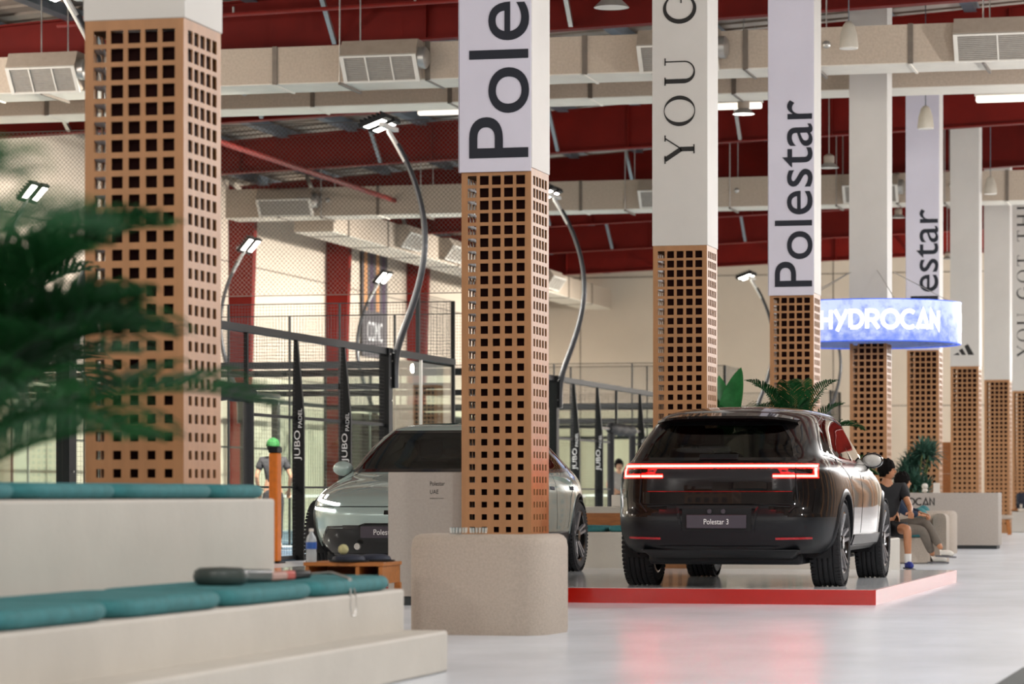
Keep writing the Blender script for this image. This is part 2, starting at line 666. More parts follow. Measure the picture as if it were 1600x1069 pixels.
for yf in FRAMES:
    m = MB()
    for (xa, xb) in ((XW + .3, -12), (-12, -1), (-1, 14)):
        za0, zb0, za1, zb1 = rafz(xa), rafz(xb), roofz(xa) - .22, roofz(xb) - .22
        m.hexa([(xa, yf + .29, za0), (xb, yf + .29, zb0), (xa, yf + .31, za0), (xb, yf + .31, zb0), (xa, yf + .29, za1), (xb, yf + .29, zb1), (xa, yf + .31, za1), (xb, yf + .31, zb1)])
        for (q0, q1) in ((za0, zb0), (za1, zb1)):
            m.hexa([(xa, yf + .18, q0), (xb, yf + .18, q1), (xa, yf + .42, q0), (xb, yf + .42, q1), (xa, yf + .18, q0 + .03), (xb, yf + .18, q1 + .03), (xa, yf + .42, q0 + .03), (xb, yf + .42, q1 + .03)])
    for k in range(7):                      # web stiffeners
        xs = XW + 3 + k * 4.3
        m.box(xs, xs + .02, yf + .2, yf + .4, rafz(xs), roofz(xs) - .22)
    raf = m.build('rafter', 'red', ceiling)
    for k in range(6):                      # grey fly braces down to the bottom flange
        xs = XW + 2.3 + k * 3.9
        MB().bar((xs, yf + .2, rafz(xs) + .05), (xs, yf - .75, roofz(xs) - .2), .07).build('fly_brace', 'steel', raf)
    if yf > 20:                             # tapered red portal column on the left wall
        m = MB()
        for (ya, yb) in ((.18, .42),):
            m.hexa([(XW + .02, yf + ya, 0), (XW + .42, yf + ya, 0), (XW + .02, yf + yb, 0), (XW + .42, yf + yb, 0), (XW + .02, yf + ya, rafz(XW) + .7), (XW + .68, yf + ya, rafz(XW) + .2), (XW + .02, yf + yb, rafz(XW) + .7), (XW + .68, yf + yb, rafz(XW) + .2)])
        m.build('portal_column', 'red', wl)

tag(MB().tube([(XW + .3, YE - .15, 9.66), (3.3, YE - .15, 9.66)], .08).build('sprinkler_pipe', 'pipe'), 'thin red sprinkler pipe running level across the cream end wall', 'pipe')
tag(MB().tube([(-20, 40, 7.85), (-20, 69.6, 7.85)], .06).build('sprinkler_pipe', 'pipe'), 'red sprinkler pipe slanting past the diamond net at upper left', 'pipe')
t = thing('sprinkler_pipe', 'red sprinkler pipe with drop heads in front of the rafter above the nearest duct', 'pipe', (-14, 46.4, 8.66))
MB().tube([(-5, 0, -.16), (15, 0, .3)], .035).build('pipe_run', 'pipe', t)
for k in range(2, 8):
    MB().tube([(-8 + k * 3, 0, -.23 + k * .066), (-8 + k * 3, 0, -.1 + k * .066)], .02).build('sprinkler_head', 'steel', t)
t = thing('sprinkler_pipe', 'red sprinkler pipe in the shade behind the paired ducts', 'pipe', (-14, 55.2, 8.45))
MB().tube([(-9, 0, -.25), (15, 0, .3)], .045).build('pipe_run', 'pipe', t)
for k in range(8):
    MB().tube([(-8 + k * 3, 0, -.23 + k * .066), (-8 + k * 3, 0, .3 + k * .066)], .02).build('pipe_hanger', 'pipe', t)

# ------------------------------------------------------------------ air ducts


def diffuser(parent, x, wd, y, z, nsec=3):
    d = MB().prism([(0, .34), (0, -.18), (-.14, -.27), (-.42, .12), (-.30, .34)], lambda p, q: (x + q, y + p[0], z + p[1]), 0, wd).build('diffuser', 'ventbox', parent)
    a, b_ = Vector((0, -.15, -.285)), Vector((0, -.435, .115))
    fr = MB()
    fn = lambda p, q: (x + p[0], y + a.y + (b_.y - a.y) * p[1] - .8 * q, z + a.z + (b_.z - a.z) * p[1] - .6 * q)
    fr.strip([(.03, .06), (wd - .03, .06), (wd - .03, .94), (.03, .94)], .03, fn, .0, .03, closed=True)
    for k in range(1, nsec):
        fr.strip([(wd * k / nsec, .06), (wd * k / nsec, .94)], .012, fn, 0, .028)
    fr.build('grille_frame', 'vent', d)
    g = MB()
    for k in range(14):
        q = .1 + .8 * k / 13
        g.strip([(.05, q), (wd - .05, q)], .018, fn, .002, .014)
    g.build('grille', 'ventdark', d, kind='stuff')
    e = MB().lathe([(.02, 0), (.17, .0), (.17, .10), (.12, .14), (.02, .14)], 12, (x + wd, y - .2, z + .06), 'x').build('damper_end', 'steel', d, smooth=True)
    return d


def duct_x(label, x0, x1, y0, y1, z0, z1, flange=2.45, off=0., vents=(), rods=True, nsec=3):
    t = thing('air_duct', label, 'air duct', (0, 0, 0))
    MB().box(x0, x1, y0, y1, z0 + .01, z1).build('duct_body', 'duct', t)
    MB().box(x0, x1, y0 + .01, y1 - .01, z0 - .005, z0 + .01).build('duct_underside_lit', 'ductlit', t)
    k = 0
    x = x0 + off
    while x < x1:
        m = MB()
        m.box(x, x + .075, y0 - .018, y0 + .01, z0 - .01, z1 + .01)
        m.build('flange', 'ductedge', t)
        m = MB()
        m.box(x, x + .04, y0 - .018, y1 + .02, z0 - .022, z0 - .004)
        m.build('joint_strip', 'ductlit' if k % 2 else 'ductedge', t)
        if rods:
            for yy in (y0 - .05, y1 + .05):
                MB().tube([(x + 1.1, yy, z0 - .03), (x + 1.1, yy, roofz(x) - .1)], .012, 6).build('hanger_rod', 'steel', t)
            MB().bar((x + 1.1, y0 - .07, z0 - .03), (x + 1.1, y1 + .07, z0 - .03), .04).build('hanger_bracket', 'ductedge', t)
        for zz in (.5,):
            if k % 2 == 0:
                MB().lathe([(.0, -.03), (.035, -.03), (.06, -.01), (.06, 0)], 12, (x + 1.25, y0, z0 + (z1 - z0) * .55), 'y').build('access_cap', 'steel', t, smooth=True)
        x += flange
        k += 1
    for (vx, vw) in vents:
        diffuser(t, vx, vw, y0, z0 + (z1 - z0) * .42, nsec)
    return t


duct_x('nearest cream air duct, with slanted grilles on its front, above the first banner', -24, 3.3, 45.2, 46.2, 7.27, 7.84, off=1.7, vents=((-19.2, 1.15), (-13.74, 1.2), (-9.13, 1.2), (-4.45, 1.9)))
duct_x('slimmer cream duct seen as a low strip close behind the nearest duct', -24, 3.3, 50.6, 51.6, 7.62, 8.12, off=.6, rods=False)
duct_x('far cream air duct crossing in front of the end wall', -24.2, 3.3, 69.6, 70.6, 7.52, 8.2, off=1.3, vents=((-23.3, 1.35), (-14.08, 1.3), (-9.37, 1.25)), nsec=1)

t = thing('air_duct', 'cream duct running away along the left wall with two lit grilles', 'air duct', (0, 0, 0))
MB().box(-23.0, -22.0, 71.2, 103.5, 7.3, 7.95).build('duct_body', 'duct', t)
MB().box(-22.99, -22.01, 71.2, 103.5, 7.285, 7.3).build('duct_underside_lit', 'ductlit', t)
for k in range(9):
    y = 72.4 + k * 3.5
    MB().box(-23.02, -21.98, y, y + .08, 7.27, 7.97).build('flange', 'ductedge', t)
for y in (76.6, 80.9, 87, 93):
    d = MB().prism([(0, .30), (0, -.2), (.14, -.27), (.40, .12), (.28, .30)], lambda p, q: (-22 + p[0], y + q, 7.62 + p[1]), 0, 1.7).build('diffuser', 'ventbox', t)
    fn = lambda p, q: (-22 + .15 + .28 * p[1] + .8 * q, y + p[0], 7.62 - .285 + .40 * p[1] - .6 * q)
    fr = MB().strip([(.03, .06), (1.67, .06), (1.67, .94), (.03, .94)], .03, fn, 0, .03, closed=True)
    for k in range(1, 5):
        fr.strip([(1.7 * k / 5, .06), (1.7 * k / 5, .94)], .015, fn, 0, .028)
    fr.build('grille_frame', 'vent', d)
    g = MB()
    for k in range(8):
        q = .12 + .76 * k / 7
        g.strip([(.05, q), (1.65, q)], .02, fn, .002, .014)
    g.build('grille', 'ventdark', d, kind='stuff')

# ------------------------------------------------------------------ padel courts (left side)
XN, XF = -13.4, -23.4


def wire_panel(m, o, u, v, su=.055, sv=.055, r=.0027):
    o, u, v = Vector(o), Vector(u), Vector(v)
    nu, nv = max(1, int(u.length / su)), max(1, int(v.length / sv))
    for i in range(nu + 1):
        m.wire(o + u * i / nu, o + u * i / nu + v, r)
    for j in range(nv + 1):
        m.wire(o + v * j / nv, o + v * j / nv + u, r)


def tapered_post(m, x, y, top, w0=.17, dy=.06):
    """blade post: straight court-side edge, outer edge slanting in towards the top"""
    xi, y0, y1 = x - .05, y - dy / 2, y + dy / 2
    m.hexa([(xi, y0, 0), (xi + w0, y0, 0), (xi, y1, 0), (xi + w0, y1, 0), (xi, y0, 2.05), (xi + w0, y0, 2.05), (xi, y1, 2.05), (xi + w0, y1, 2.05)])
    m.hexa([(xi, y0, 2.05), (xi + w0, y0, 2.05), (xi, y1, 2.05), (xi + w0, y1, 2.05), (xi + .02, y0, top), (xi + .07, y0, top), (xi + .02, y1, top), (xi + .07, y1, top)])


def court(Y0, Y1, L0, L1, D0, D1, near_posts, label):
    t = thing('padel_court_fence', label, 'court fence', (0, 0, 0))
    MB().box(XF, XN, Y0, Y1, .0, .03).build('court_turf', 'turf', t)
    lm = MB()
    lm.box(XN - .35, XN - .3, Y0, Y1, .03, .034)
    lm.box(XF, XN, Y0 + 3, Y0 + 3.05, .03, .034)
    lm.box(XF, XN, Y1 - 3.05, Y1 - 3, .03, .034)
    lm.build('court_lines', 'line', t)
    for X in (XN, XF):
        posts = near_posts
        for y in posts:
            m = MB()
            door = D0 < y < D1
            if door:
                m.box(X - .03, X + .02, y - .03, y + .03, 2.35, 3.15)
            else:
                tapered_post(m, X, y, 3.15)
            p = m.build('fence_post', 'black', t)
            if X == XN and not door:
                fn = plane_fn((X + .095, y - .0315, 1.42), (0, 0, 1), (-1, 0, 0), (0, -1, 0))
                lettering('JUBO', .42, .115, fn, 'whiteprint', p)
                fn = plane_fn((X + .095, y - .0315, 1.88), (0, 0, 1), (-1, 0, 0), (0, -1, 0))
                lettering('PADEL', .27, .055, fn, 'whiteprint', p)
        for y in (L0, L1):
            m = MB().box(X - .08, X + .08, y - .11, y + .11, 0, 3.22)
            p = m.build('corner_post', 'black', t)
            b = MB()
            for (a_, z_) in ((-.05, 3.12), (.05, 3.02), (-.04, 2.75), (.03, 2.4), (0, 1.2)):
                b.lathe([(.0, -.01), (.014, -.01), (.014, .01), (0, .01)], 6, (X + .085, y + a_, z_), 'x')
            b.build('bolts', 'steel', p)
        MB().box(X - .05, X + .05, Y0, Y1, 3.12, 3.22).build('top_rail', 'black', t)
        for (za, zb) in ((.02, .07), (1.02, 1.05), (2.0, 2.04)):
            MB().box(X - .02, X + .02, L0, D0, za, zb).build('mid_rail', 'black', t)
            MB().box(X - .02, X + .02, D1, L1, za, zb).build('mid_rail', 'black', t)
        m = MB()
        wire_panel(m, (X, L0, .05), (0, D0 - L0, 0), (0, 0, 3.1), .11, .055 if X == XN else .11, .0017 if X == XN else .001)
        wire_panel(m, (X, D1, .05), (0, L1 - D1, 0), (0, 0, 3.1), .11, .055 if X == XN else .11, .0017 if X == XN else .001)
        wire_panel(m, (X, D0, 2.3), (0, D1 - D0, 0), (0, 0, .85), .11, .055, .0017)
        m.build('wire_mesh', 'wire', t, kind='stuff', fix=False)
        # end glass on the long sides, each pane on its own
        for (ya, yb) in ((Y0, L0), (L1, Y1)):
            ym = (ya + yb) / 2
            for (p, q) in ((ya + .03, ym - .01), (ym + .01, yb - .12)):
                MB().box(X - .006, X + .006, p, q, .05, 3.08).build('glass_pane', 'glass', t)
            MB().box(X - .02, X + .02, ym - .02, ym + .02, .05, 3.12).build('glass_clamp', 'steel', t)
        # taller mesh return next to each corner
        for (ya, yb) in ((Y0, Y0 + 2.2), (Y1 - 2.2, Y1)):
            m = MB()
            wire_panel(m, (X, ya, 3.25), (0, yb - ya, 0), (0, 0, .95))
            m.build('wire_mesh', 'wire', t, kind='stuff', fix=False)
            for y in (ya, yb):
                MB().box(X - .03, X + .03, y - .035, y + .035, 3.2 if y not in (Y0, Y1) else 0, 4.2).build('return_post', 'black', t)
    for Y in (Y0, Y1):
        for k in range(5):
            xa, xb = XF + 2 * k, XF + 2 * k + 2
            MB().box(xa + .02, xb - .02, Y - .006, Y + .006, .05, 3.05).build('glass_pane', 'glass', t)
            if k:
                MB().box(xa - .014, xa + .014, Y - .03, Y + .03, 0, 4.2).build('end_post', 'black', t)
        for (za, zb, hw) in ((3.08, 3.2, .05), (2.72, 2.82, .03), (4.185, 4.2, .008)):
            MB().box(XF, XN, Y - hw, Y + hw, za, zb).build('end_rail', 'black', t)
        m = MB()
        wire_panel(m, (XF, Y, 3.2), (XN - XF, 0, 0), (0, 0, 1.0))
        m.build('wire_mesh', 'wire', t, kind='stuff', fix=False)
    # padded doorway half-way along the aisle side
    for y in (D0 + .12, D1 - .12):
        MB().tube([(XN, y, 0), (XN, y, 2.2)], .075, 10).build('padded_door_post', 'blackpad', t, smooth=True)
    pts = [(XN, D0 - .05 + (D1 - D0 + .1) * k / 12, 2.3 + .02 * math.sin(k * 2.1)) for k in range(13)]
    MB().tube(pts, [.07] + [.12 + .012 * math.sin(k * 1.7) for k in range(11)] + [.07], 10).build('padded_lintel', 'blackpad', t, smooth=True)
    MB().tube([(XN, D0 - 1.2, 2.3), (XN, D1 + 1.2, 2.3)], .03, 8).build('lintel_bar', 'steel', t)
    # the playing net across the middle
    ym = (D0 + D1) / 2
    m = MB()
    wire_panel(m, (XF, ym, .08), (XN - XF - .8, 0, 0), (0, 0, .78), .12, .12, .003)
    m.build('court_net', 'wire', t, kind='stuff', fix=False)
    MB().box(XF, XN - .8, ym - .01, ym + .01, .86, .92).build('net_tape', 'line', t)
    return t


court(28.7, 50.2, 33.0, 46.14, 37.3, 39.6, [34.9, 36.9, 39.4, 41.58, 43.88], 'black padel court fence nearest, left, with wire mesh and dark lettered posts')
court(53.6, 75.0, 57.75, 71.0, 62.9, 65.4, [59.5, 61.7, 63.6, 66.1, 68.5], 'black padel court fence behind the silver blue car, staff member in its doorway')
court(76.9, 98.4, 81.1, 94.3, 86.5, 88.8, [83.2, 85.4, 89.9, 92.1], 'farthest padel court fence, partly seen behind the plants')

# diamond net above the first court's end
m = MB()
xa, xb, za, zb = XF, XN + .2, 4.35, 7.3
st = .08
k = -int((zb - za) / st) - 1
while k * st < xb - xa:
    x0 = xa + k * st
    for sgn in (1, -1):
        # line from (x0, za) rising to (x0 + (zb-za), zb), clipped to the sheet
        t0 = max(0, (xa - x0)) if sgn == 1 else max(0, (xa - x0))
        t1 = min(zb - za, xb - x0)
        if t1 > t0:
            if sgn == 1:
                m.wire((x0 + t0, 50.35, za + t0), (x0 + t1, 50.35, za + t1), .0032)
            else:
                m.wire((x0 + t0, 50.35, zb - t0), (x0 + t1, 50.35, zb - t1), .0032)
    k += 1
m.wire((xa, 50.35, zb), (xb, 50.35, zb), .008)
m.wire((xa, 50.35, za), (xb, 50.35, za), .008)
o = m.build('safety_net', 'net', fix=False)
tag(o, 'diamond safety net hung high above the first court end', 'net')


def floodlight(x, y, side, label, lit=True):
    """side +1: pole on the aisle side, heads turned to the court (-X)"""
    t = thing('court_floodlight', label, 'floodlight', (x, y, 0), 0 if side > 0 else PI, 'court floodlights')
    prof = [(.10, 2.6), (.10, 3.0), (.16, 3.3), (.36, 3.8), (.52, 4.3), (.60, 4.8), (.57, 5.3), (.44, 5.8), (.24, 6.25), (.14, 6.42)]
    pts = []
    for i in range(len(prof) - 1):
        for k in range(3):
            f = k / 3
            pts.append((prof[i][0] * (1 - f) + prof[i + 1][0] * f, 0, prof[i][1] * (1 - f) + prof[i + 1][1] * f))
    pts.append((prof[-1][0], 0, prof[-1][1]))
    # smooth
    for _ in range(2):
        pts = [pts[0]] + [tuple((Vector(pts[i - 1]) + Vector(pts[i]) * 2 + Vector(pts[i + 1])) / 4) for i in range(1, len(pts) - 1)] + [pts[-1]]
    MB().tube(pts, [.06 - .022 * i / len(pts) for i in range(len(pts))], 10).build('curved_pole', 'polegrey', t, smooth=True)
    MB().box(.02, .12, -.08, .08, 2.6, 3.15).build('pole_bracket', 'black', t, bevel=.01)
    MB().tube([(.27, 0, 6.15), (.12, 0, 6.42), (.0, 0, 6.62), (0, 0, 6.72)], .04, 8).build('neck', 'polewhite', t, smooth=True)
    MB().box(-.04, .04, -.42, .42, 6.66, 6.72).build('cross_arm', 'polewhite', t)
    for s in (-1, 1):
        c_ = Vector((-.12, s * .26, 6.76))
        rot = Matrix.Translation(c_) @ Matrix.Rotation(R(-20 if side > 0 else 48), 4, 'Y')
        h = MB().box(-.26, .2, -.17, .17, -.03, .04)
        for q in range(6):
            h.box(-.22 + q * .07, -.20 + q * .07, -.16, .16, .04, .09)
        h.xform(rot)
        hd = h.build('lamp_head', 'black', t)
        MB().box(-.20, .12, -.13, .13, -.036, -.03).xform(rot).build('led_panel', 'led', hd)
        MB().bar((-.02, s * .12, 6.7), (-.1, s * .2, 6.76), .04).build('yoke', 'polewhite', hd)
    if lit:
        rx = -.4 if side > 0 else .4
        l = bpy.data.lights.new('floodlight_beam', 'SPOT')
        l.energy = 5200 if side > 0 else 2200
        l.color = (1, .95, .87)
        l.spot_size = R(128)
        l.spot_blend = .5
        l.shadow_soft_size = .25
        o = bpy.data.objects.new('floodlight_beam', l)
        COL.objects.link(o)
        o.location = (x + rx, y, 6.6)
        o.rotation_euler = (0, R(44 if side > 0 else 34) * side, 0)
    return t


fl_n = ['curved floodlight pole nearest, at upper left beside the first lattice column',
        'tall curved floodlight pole rising in front of the diamond net',
        'curved floodlight pole just right of the lavender bannered second column',
        'curved floodlight pole hidden behind the serif lettered column',
        'small floodlight just left of the fourth column with the dark lettered banner',
        'far curved floodlight pole under the blue ring sign']
for y, lb in zip((33.0, 46.3, 57.8, 71.0, 81.1, 94.3), fl_n):
    floodlight(XN, y, 1, lb)
fl_f = ['glaring floodlight on the far side, partly behind palm fronds at left',
        'glaring floodlight just right of the nearest lattice column, far side of the courts',
        'glaring floodlight in front of the tall grey wall banner']
for y, lb in zip((55.6, 68.6, 79.8), fl_f):
    floodlight(XF, y, -1, lb)

# tall banner on the left wall
t = thing('wall_banner', 'tall grey wall banner with striped top and white lettering', 'banner', (XW + .06, 82.4, 4.8))
MB().box(0, .03, 0, 2.5, 0, 3.35).build('banner_cloth', 'bannergrey', t)
for k in range(4):
    MB().box(.03, .036, .15 + k * .6, .45 + k * .6, 1.3, 3.0).build('stripe', 'bannerorange' if k % 2 == 0 else 'bannerpurple', t)
lettering('COMC', 1.5, .55, plane_fn((.036, .45, .45), (0, 1, 0), (0, 0, 1), (1, 0, 0)), 'whiteprint', t)

# ------------------------------------------------------------------ lattice columns
CW = .6
PITCH, HOLE = .1042, .076
LATH = 3.662
NR = 33
CDEP = .64
COLX = [-6.606, -6.562, -6.56, -6.58, -6.584, -6.598, -6.607, -6.612, -6.61]
COLY = [16.55, 24.86, 33.08, 41.32, 49.53, 57.74, 65.95, 74.0, 82.2]


def lattice_panel(name, width, parent):
    """perforated ply panel in the XZ plane, front face at y=0, 9 mm thick; the square through holes shrink towards the floor"""
    px = .1042 if width > CW - .03 else .106
    mx = (width - 5 * px) / 2
    m = MB()
    top = LATH - .045
    z0 = top - NR * PITCH

    def slab(a, b, c_, d):
        i = len(m.v)
        m.v += [(a, 0, c_), (b, 0, c_), (b, 0, d), (a, 0, d), (a, .009, c_), (b, .009, c_), (b, .009, d), (a, .009, d)]
        m.f += [[i, i + 1, i + 2, i + 3], [i + 4, i + 7, i + 6, i + 5]]
    slab(0, mx, 0, LATH)
    slab(width - mx, width, 0, LATH)
    slab(mx, width - mx, top, LATH)
    slab(mx, width - mx, 0, z0)
    for j in range(NR):
        zc = z0 + (j + .5) * PITCH
        h = (.044 + .033 * min(1, max(0, (zc - .5) / 2.9))) / 2
        for k in range(5):
            xc = mx + (k + .5) * px
            o = [(xc - px / 2, zc - PITCH / 2), (xc + px / 2, zc - PITCH / 2), (xc + px / 2, zc + PITCH / 2), (xc - px / 2, zc + PITCH / 2)]
            q = [(xc - h, zc - h), (xc + h, zc - h), (xc + h, zc + h), (xc - h, zc + h)]
            i = len(m.v)
            for y in (0, .009):
                m.v += [(p[0], y, p[1]) for p in o] + [(p[0], y, p[1]) for p in q]
            for e in range(4):
                e1 = (e + 1) % 4
                m.f += [[i + e, i + e1, i + 4 + e1, i + 4 + e], [i + 8 + e, i + 12 + e, i + 12 + e1, i + 8 + e1], [i + 4 + e, i + 4 + e1, i + 12 + e1, i + 12 + e]]
    # outer rim
    i = len(m.v)
    m.v += [(0, 0, 0), (width, 0, 0), (width, 0, LATH), (0, 0, LATH), (0, .009, 0), (width, .009, 0), (width, .009, LATH), (0, .009, LATH)]
    m.f += [[i + e, i + 4 + e, i + 4 + (e + 1) % 4, i + (e + 1) % 4] for e in range(4)]
    return m.build(name, 'wood', parent, fix=False)


def serif_letters():
    K, T = .075, .022            # half widths of thick and thin strokes
    def ell(cx, rx, irx, ry=.52, iry=.495):
        o, i = arc(cx, .5, rx, ry, 0, 360, 40)[:-1], arc(cx, .5, irx, iry, 0, 360, 40)[:-1]
        return [('ring', o, i)]
    sf = lambda cx, y, w=.13: ('s', [(cx - w, y), (cx + w, y)], .02)
    L = {}
    L['Y'] = (.92, [('s', [(.12, .98), (.46, .45)], K), ('s', [(.82, .98), (.47, .45)], T), ('s', [(.46, .48), (.46, .02)], K), sf(.12, .98), sf(.82, .98, .1), sf(.46, .02, .15)])
    L['O'] = (1.08, ell(.54, .50, .37))
    L['U'] = (.98, [('s', [(.18, .98), (.18, .36)] + arc(.50, .34, .32, .33, 180, 270, 8), [K, K] + [K - (K - T) * k / 8 for k in range(9)]), ('s', arc(.50, .34, .32, .33, 270, 360, 8) + [(.82, .36), (.82, .98)], T), sf(.18, .98), sf(.82, .98, .12)])
    a = arc(.54, .5, .44, .50, 48, 325, 30)
    L['G'] = (1.05, [('s', a, [T + (K - T) * max(0, math.sin(PI * k / 30)) ** .8 for k in range(31)]), ('s', [(.88, .24), (.88, .44)], K * .8), sf(.84, .45, .14), ('s', [(.84, .86), (.86, .68)], T)])
    L['T'] = (.9, [('s', [(.45, .97), (.45, .02)], K), ('s', [(.04, .97), (.86, .97)], T), ('s', [(.05, .98), (.05, .80)], T), ('s', [(.85, .98), (.85, .80)], T), sf(.45, .02, .15)])
    L['H'] = (1.05, [('s', [(.18, .98), (.18, .02)], K), ('s', [(.86, .98), (.86, .02)], K), ('s', [(.18, .52), (.86, .52)], T)] + [sf(x_, y_) for x_ in (.18, .86) for y_ in (.02, .98)])
    L['I'] = (.42, [('s', [(.2, .98), (.2, .02)], K), sf(.2, .98), sf(.2, .02)])
    sp = arc(.34, .74, .26, .25, 50, 250, 12) + arc(.34, .26, .28, .25, 70, -150, 14)
    n_ = len(sp)
    L['S'] = (.7, [('s', sp, [T + (K - T) * math.sin(PI * k / (n_ - 1)) for k in range(n_)])])
    L[' '] = (.55, [])
    return L


SERIF = serif_letters()


def serif_text(s, cap, fn, m, parent, gap=.25):
    x = 0
    for ch in s:
        adv, parts = SERIF[ch]
        if parts:
            b = MB()
            g = lambda p, d, x=x: fn(((x + p[0]) * cap, p[1] * cap), d)
            for p in parts:
                if p[0] == 's':
                    b.strip(p[1], p[2], g, 0, .004)
                else:
                    o, i = p[1], p[2]
                    n_ = len(o)
                    k0 = len(b.v)
                    b.v += [tuple(g(q, d)) for d in (0, .004) for q in o] + [tuple(g(q, d)) for d in (0, .004) for q in i]
                    for k in range(n_):
                        k1 = (k + 1) % n_
                        b.f += [[k0 + n_ + k, k0 + n_ + k1, k0 + 3 * n_ + k1, k0 + 3 * n_ + k], [k0 + k, k0 + k1, k0 + n_ + k1, k0 + n_ + k]]
            b.build('letter', m, parent, fix=False)
        x += adv + gap


proto = {}


def column(i, label, style):
    t = thing('lattice_column', label, 'column', (COLX[i], COLY[i], 0), 0, 'lattice clad columns')
    if not proto:
        p = lattice_panel('lattice_panel', CW, t)
        q = lattice_panel('lattice_panel', CDEP - .018, t)
        proto['a'], proto['b'] = p, q
        p2, q2 = share(p, t), share(q, t)
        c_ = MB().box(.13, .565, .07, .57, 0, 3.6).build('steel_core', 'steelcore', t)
        proto['c'] = c_
    else:
        p, p2 = share(proto['a'], t), share(proto['a'], t)
        q, q2 = share(proto['b'], t), share(proto['b'], t)
        share(proto['c'], t)
    p2.location = (0, CDEP - .009, 0)
    for qq, xx in ((q, .009), (q2, CW)):
        qq.location = (xx, .009, 0)
        qq.rotation_euler = (0, 0, PI / 2)
    MB().box(-.008, CW + .008, -.008, CDEP + .008, LATH, 9.65).build('shaft', 'shaft', t, bevel=.006)
    if style in ('polestar',):
        b = MB().box(-.012, CW + .004, -.022, -.012, LATH - .03, 9.62)
        b.box(-.022, -.012, -.022, .05, LATH - .03, 9.62)
        bn = b.build('banner', 'lav', t, bevel=.004)
        fn = plane_fn((CW - .012, -.0235, LATH + .085), (0, 0, 1), (-1, 0, 0), (0, -1, 0))
        lettering('Polestar', 2.53, .515, fn, 'navy', bn, off=.004)
    if style == 'serif':
        fn = plane_fn((CW - .135, -.0095, LATH + .90), (0, 0, 1), (-1, 0, 0), (0, -1, 0))
        serif_text('YOU GOT THIS', .335, fn, 'ink', t)
    if style == 'bars':
        fn = plane_fn((.07, -.009, LATH + .24), (1, 0, 0), (0, 0, 1), (0, -1, 0))
        for poly in ([(0, 0), (44, 0), (31, 18), (0, 4)], [(60, 0), (90, 0), (62, 49), (37, 34)], [(106, 0), (149, 0), (103, 80), (77, 65)]):
            MB().prism([(p[0] * .0029, p[1] * .0029) for p in poly], fn, 0, .004).build('printed_bar', 'ink', t)
    return t


column(0, 'nearest lattice column behind the upper bench, its white shaft left blank', 'plain')
column(1, 'second lattice column, behind the rounded seat, lavender banner with large dark letters', 'polestar')
column(2, 'third lattice column, left of the black car roof, serif capitals up its white shaft', 'serif')
column(3, 'fourth lattice column, rising over the fan palm, full dark word on lavender banner', 'polestar')
column(4, 'fifth lattice column, standing inside the blue ring sign', 'plain')
column(5, 'sixth lattice column behind the dracaena, lavender banner cut off by the ring sign', 'polestar')
column(6, 'seventh lattice column with three slanted dark bars printed on white', 'bars')
column(7, 'eighth lattice column, blank white shaft, second from the right edge', 'plain')
column(8, 'ninth lattice column cut by the right edge, serif capitals up its shaft', 'serif')

# ------------------------------------------------------------------ display stroke alphabet (ring sign and counter)
HW = .105
DISP = {
    'H': (.82, [[(.1, 0), (.1, 1)], [(.7, 0), (.7, 1)], [(.1, .5), (.7, .5)]]),
    'Y': (.86, [[(.08, 1), (.44, .42)], [(.80, 1), (.22, -.12)]]),
    'D': (.88, [[(.1, .06), (.1, .94), (.32, .94)] + arc(.36, .5, .40, .44, 85, -85, 14) + [(.1, .06)]]),
    'R': (.84, [[(.1, 0), (.1, .94), (.4, .94)] + arc(.44, .70, .25, .24, 80, -80, 8) + [(.1, .46)], [(.4, .46), (.74, 0)]]),
    'O': (1.06, [arc(.52, .5, .45, .45, 0, 360, 28)]),
    'C': (.92, [arc(.52, .5, .45, .45, 50, 310, 22)]),
    'A': (.88, [[(.06, 0), (.45, .95), (.80, 0)], [(.26, .12), (.72, .12)]]),
    'N': (.82, [[(.1, 0), (.1, .94), (.66, .06), (.66, 1)]]),
}


def display_text(s, cap, fn, m, parent, hw=HW, name='letter', d0=0, d1=.006, sub=False):
    x = 0
    for ch in s:
        adv, lines = DISP[ch]
        b = MB()
        for ln in lines:
            if sub:
                q = [ln[0]]
                for p in ln[1:]:
                    a = q[-1]
                    for k in range(1, 4):
                        q.append((a[0] + (p[0] - a[0]) * k / 3, a[1] + (p[1] - a[1]) * k / 3))
                ln = q
            b.strip(ln, hw, lambda p, d, x=x: fn(((x + p[0]) * cap, p[1] * cap), d), d0, d1)
        b.build(name, m, parent, fix=False)
        x += adv + .04


def dwidth(s):
    return sum(DISP[c][0] + .04 for c in s)


# ring sign around the fifth column
RC, RR = (-6.28, 49.85), 1.45
t = thing('ring_sign', 'glowing blue ring sign with white capitals hung around the fifth column', 'sign', (RC[0], RC[1], 3.37))
m = MB()
nseg = 72
m.lathe([(RR, 0), (RR, .645)], nseg)
m.build('led_screen', 'ring', t, smooth=True, fix=False)
m = MB().lathe([(RR - .05, .0), (RR - .05, .645)], nseg)
m.build('inner_shell', 'darkcore', t, smooth=True, fix=False)
for z in (-.014, .645):
    MB().lathe([(RR - .05, z), (RR + .006, z), (RR + .006, z + .014), (RR - .05, z + .014), (RR - .05, z)], nseg, caps=False).build('edge_rim', 'ringedge', t, smooth=True)
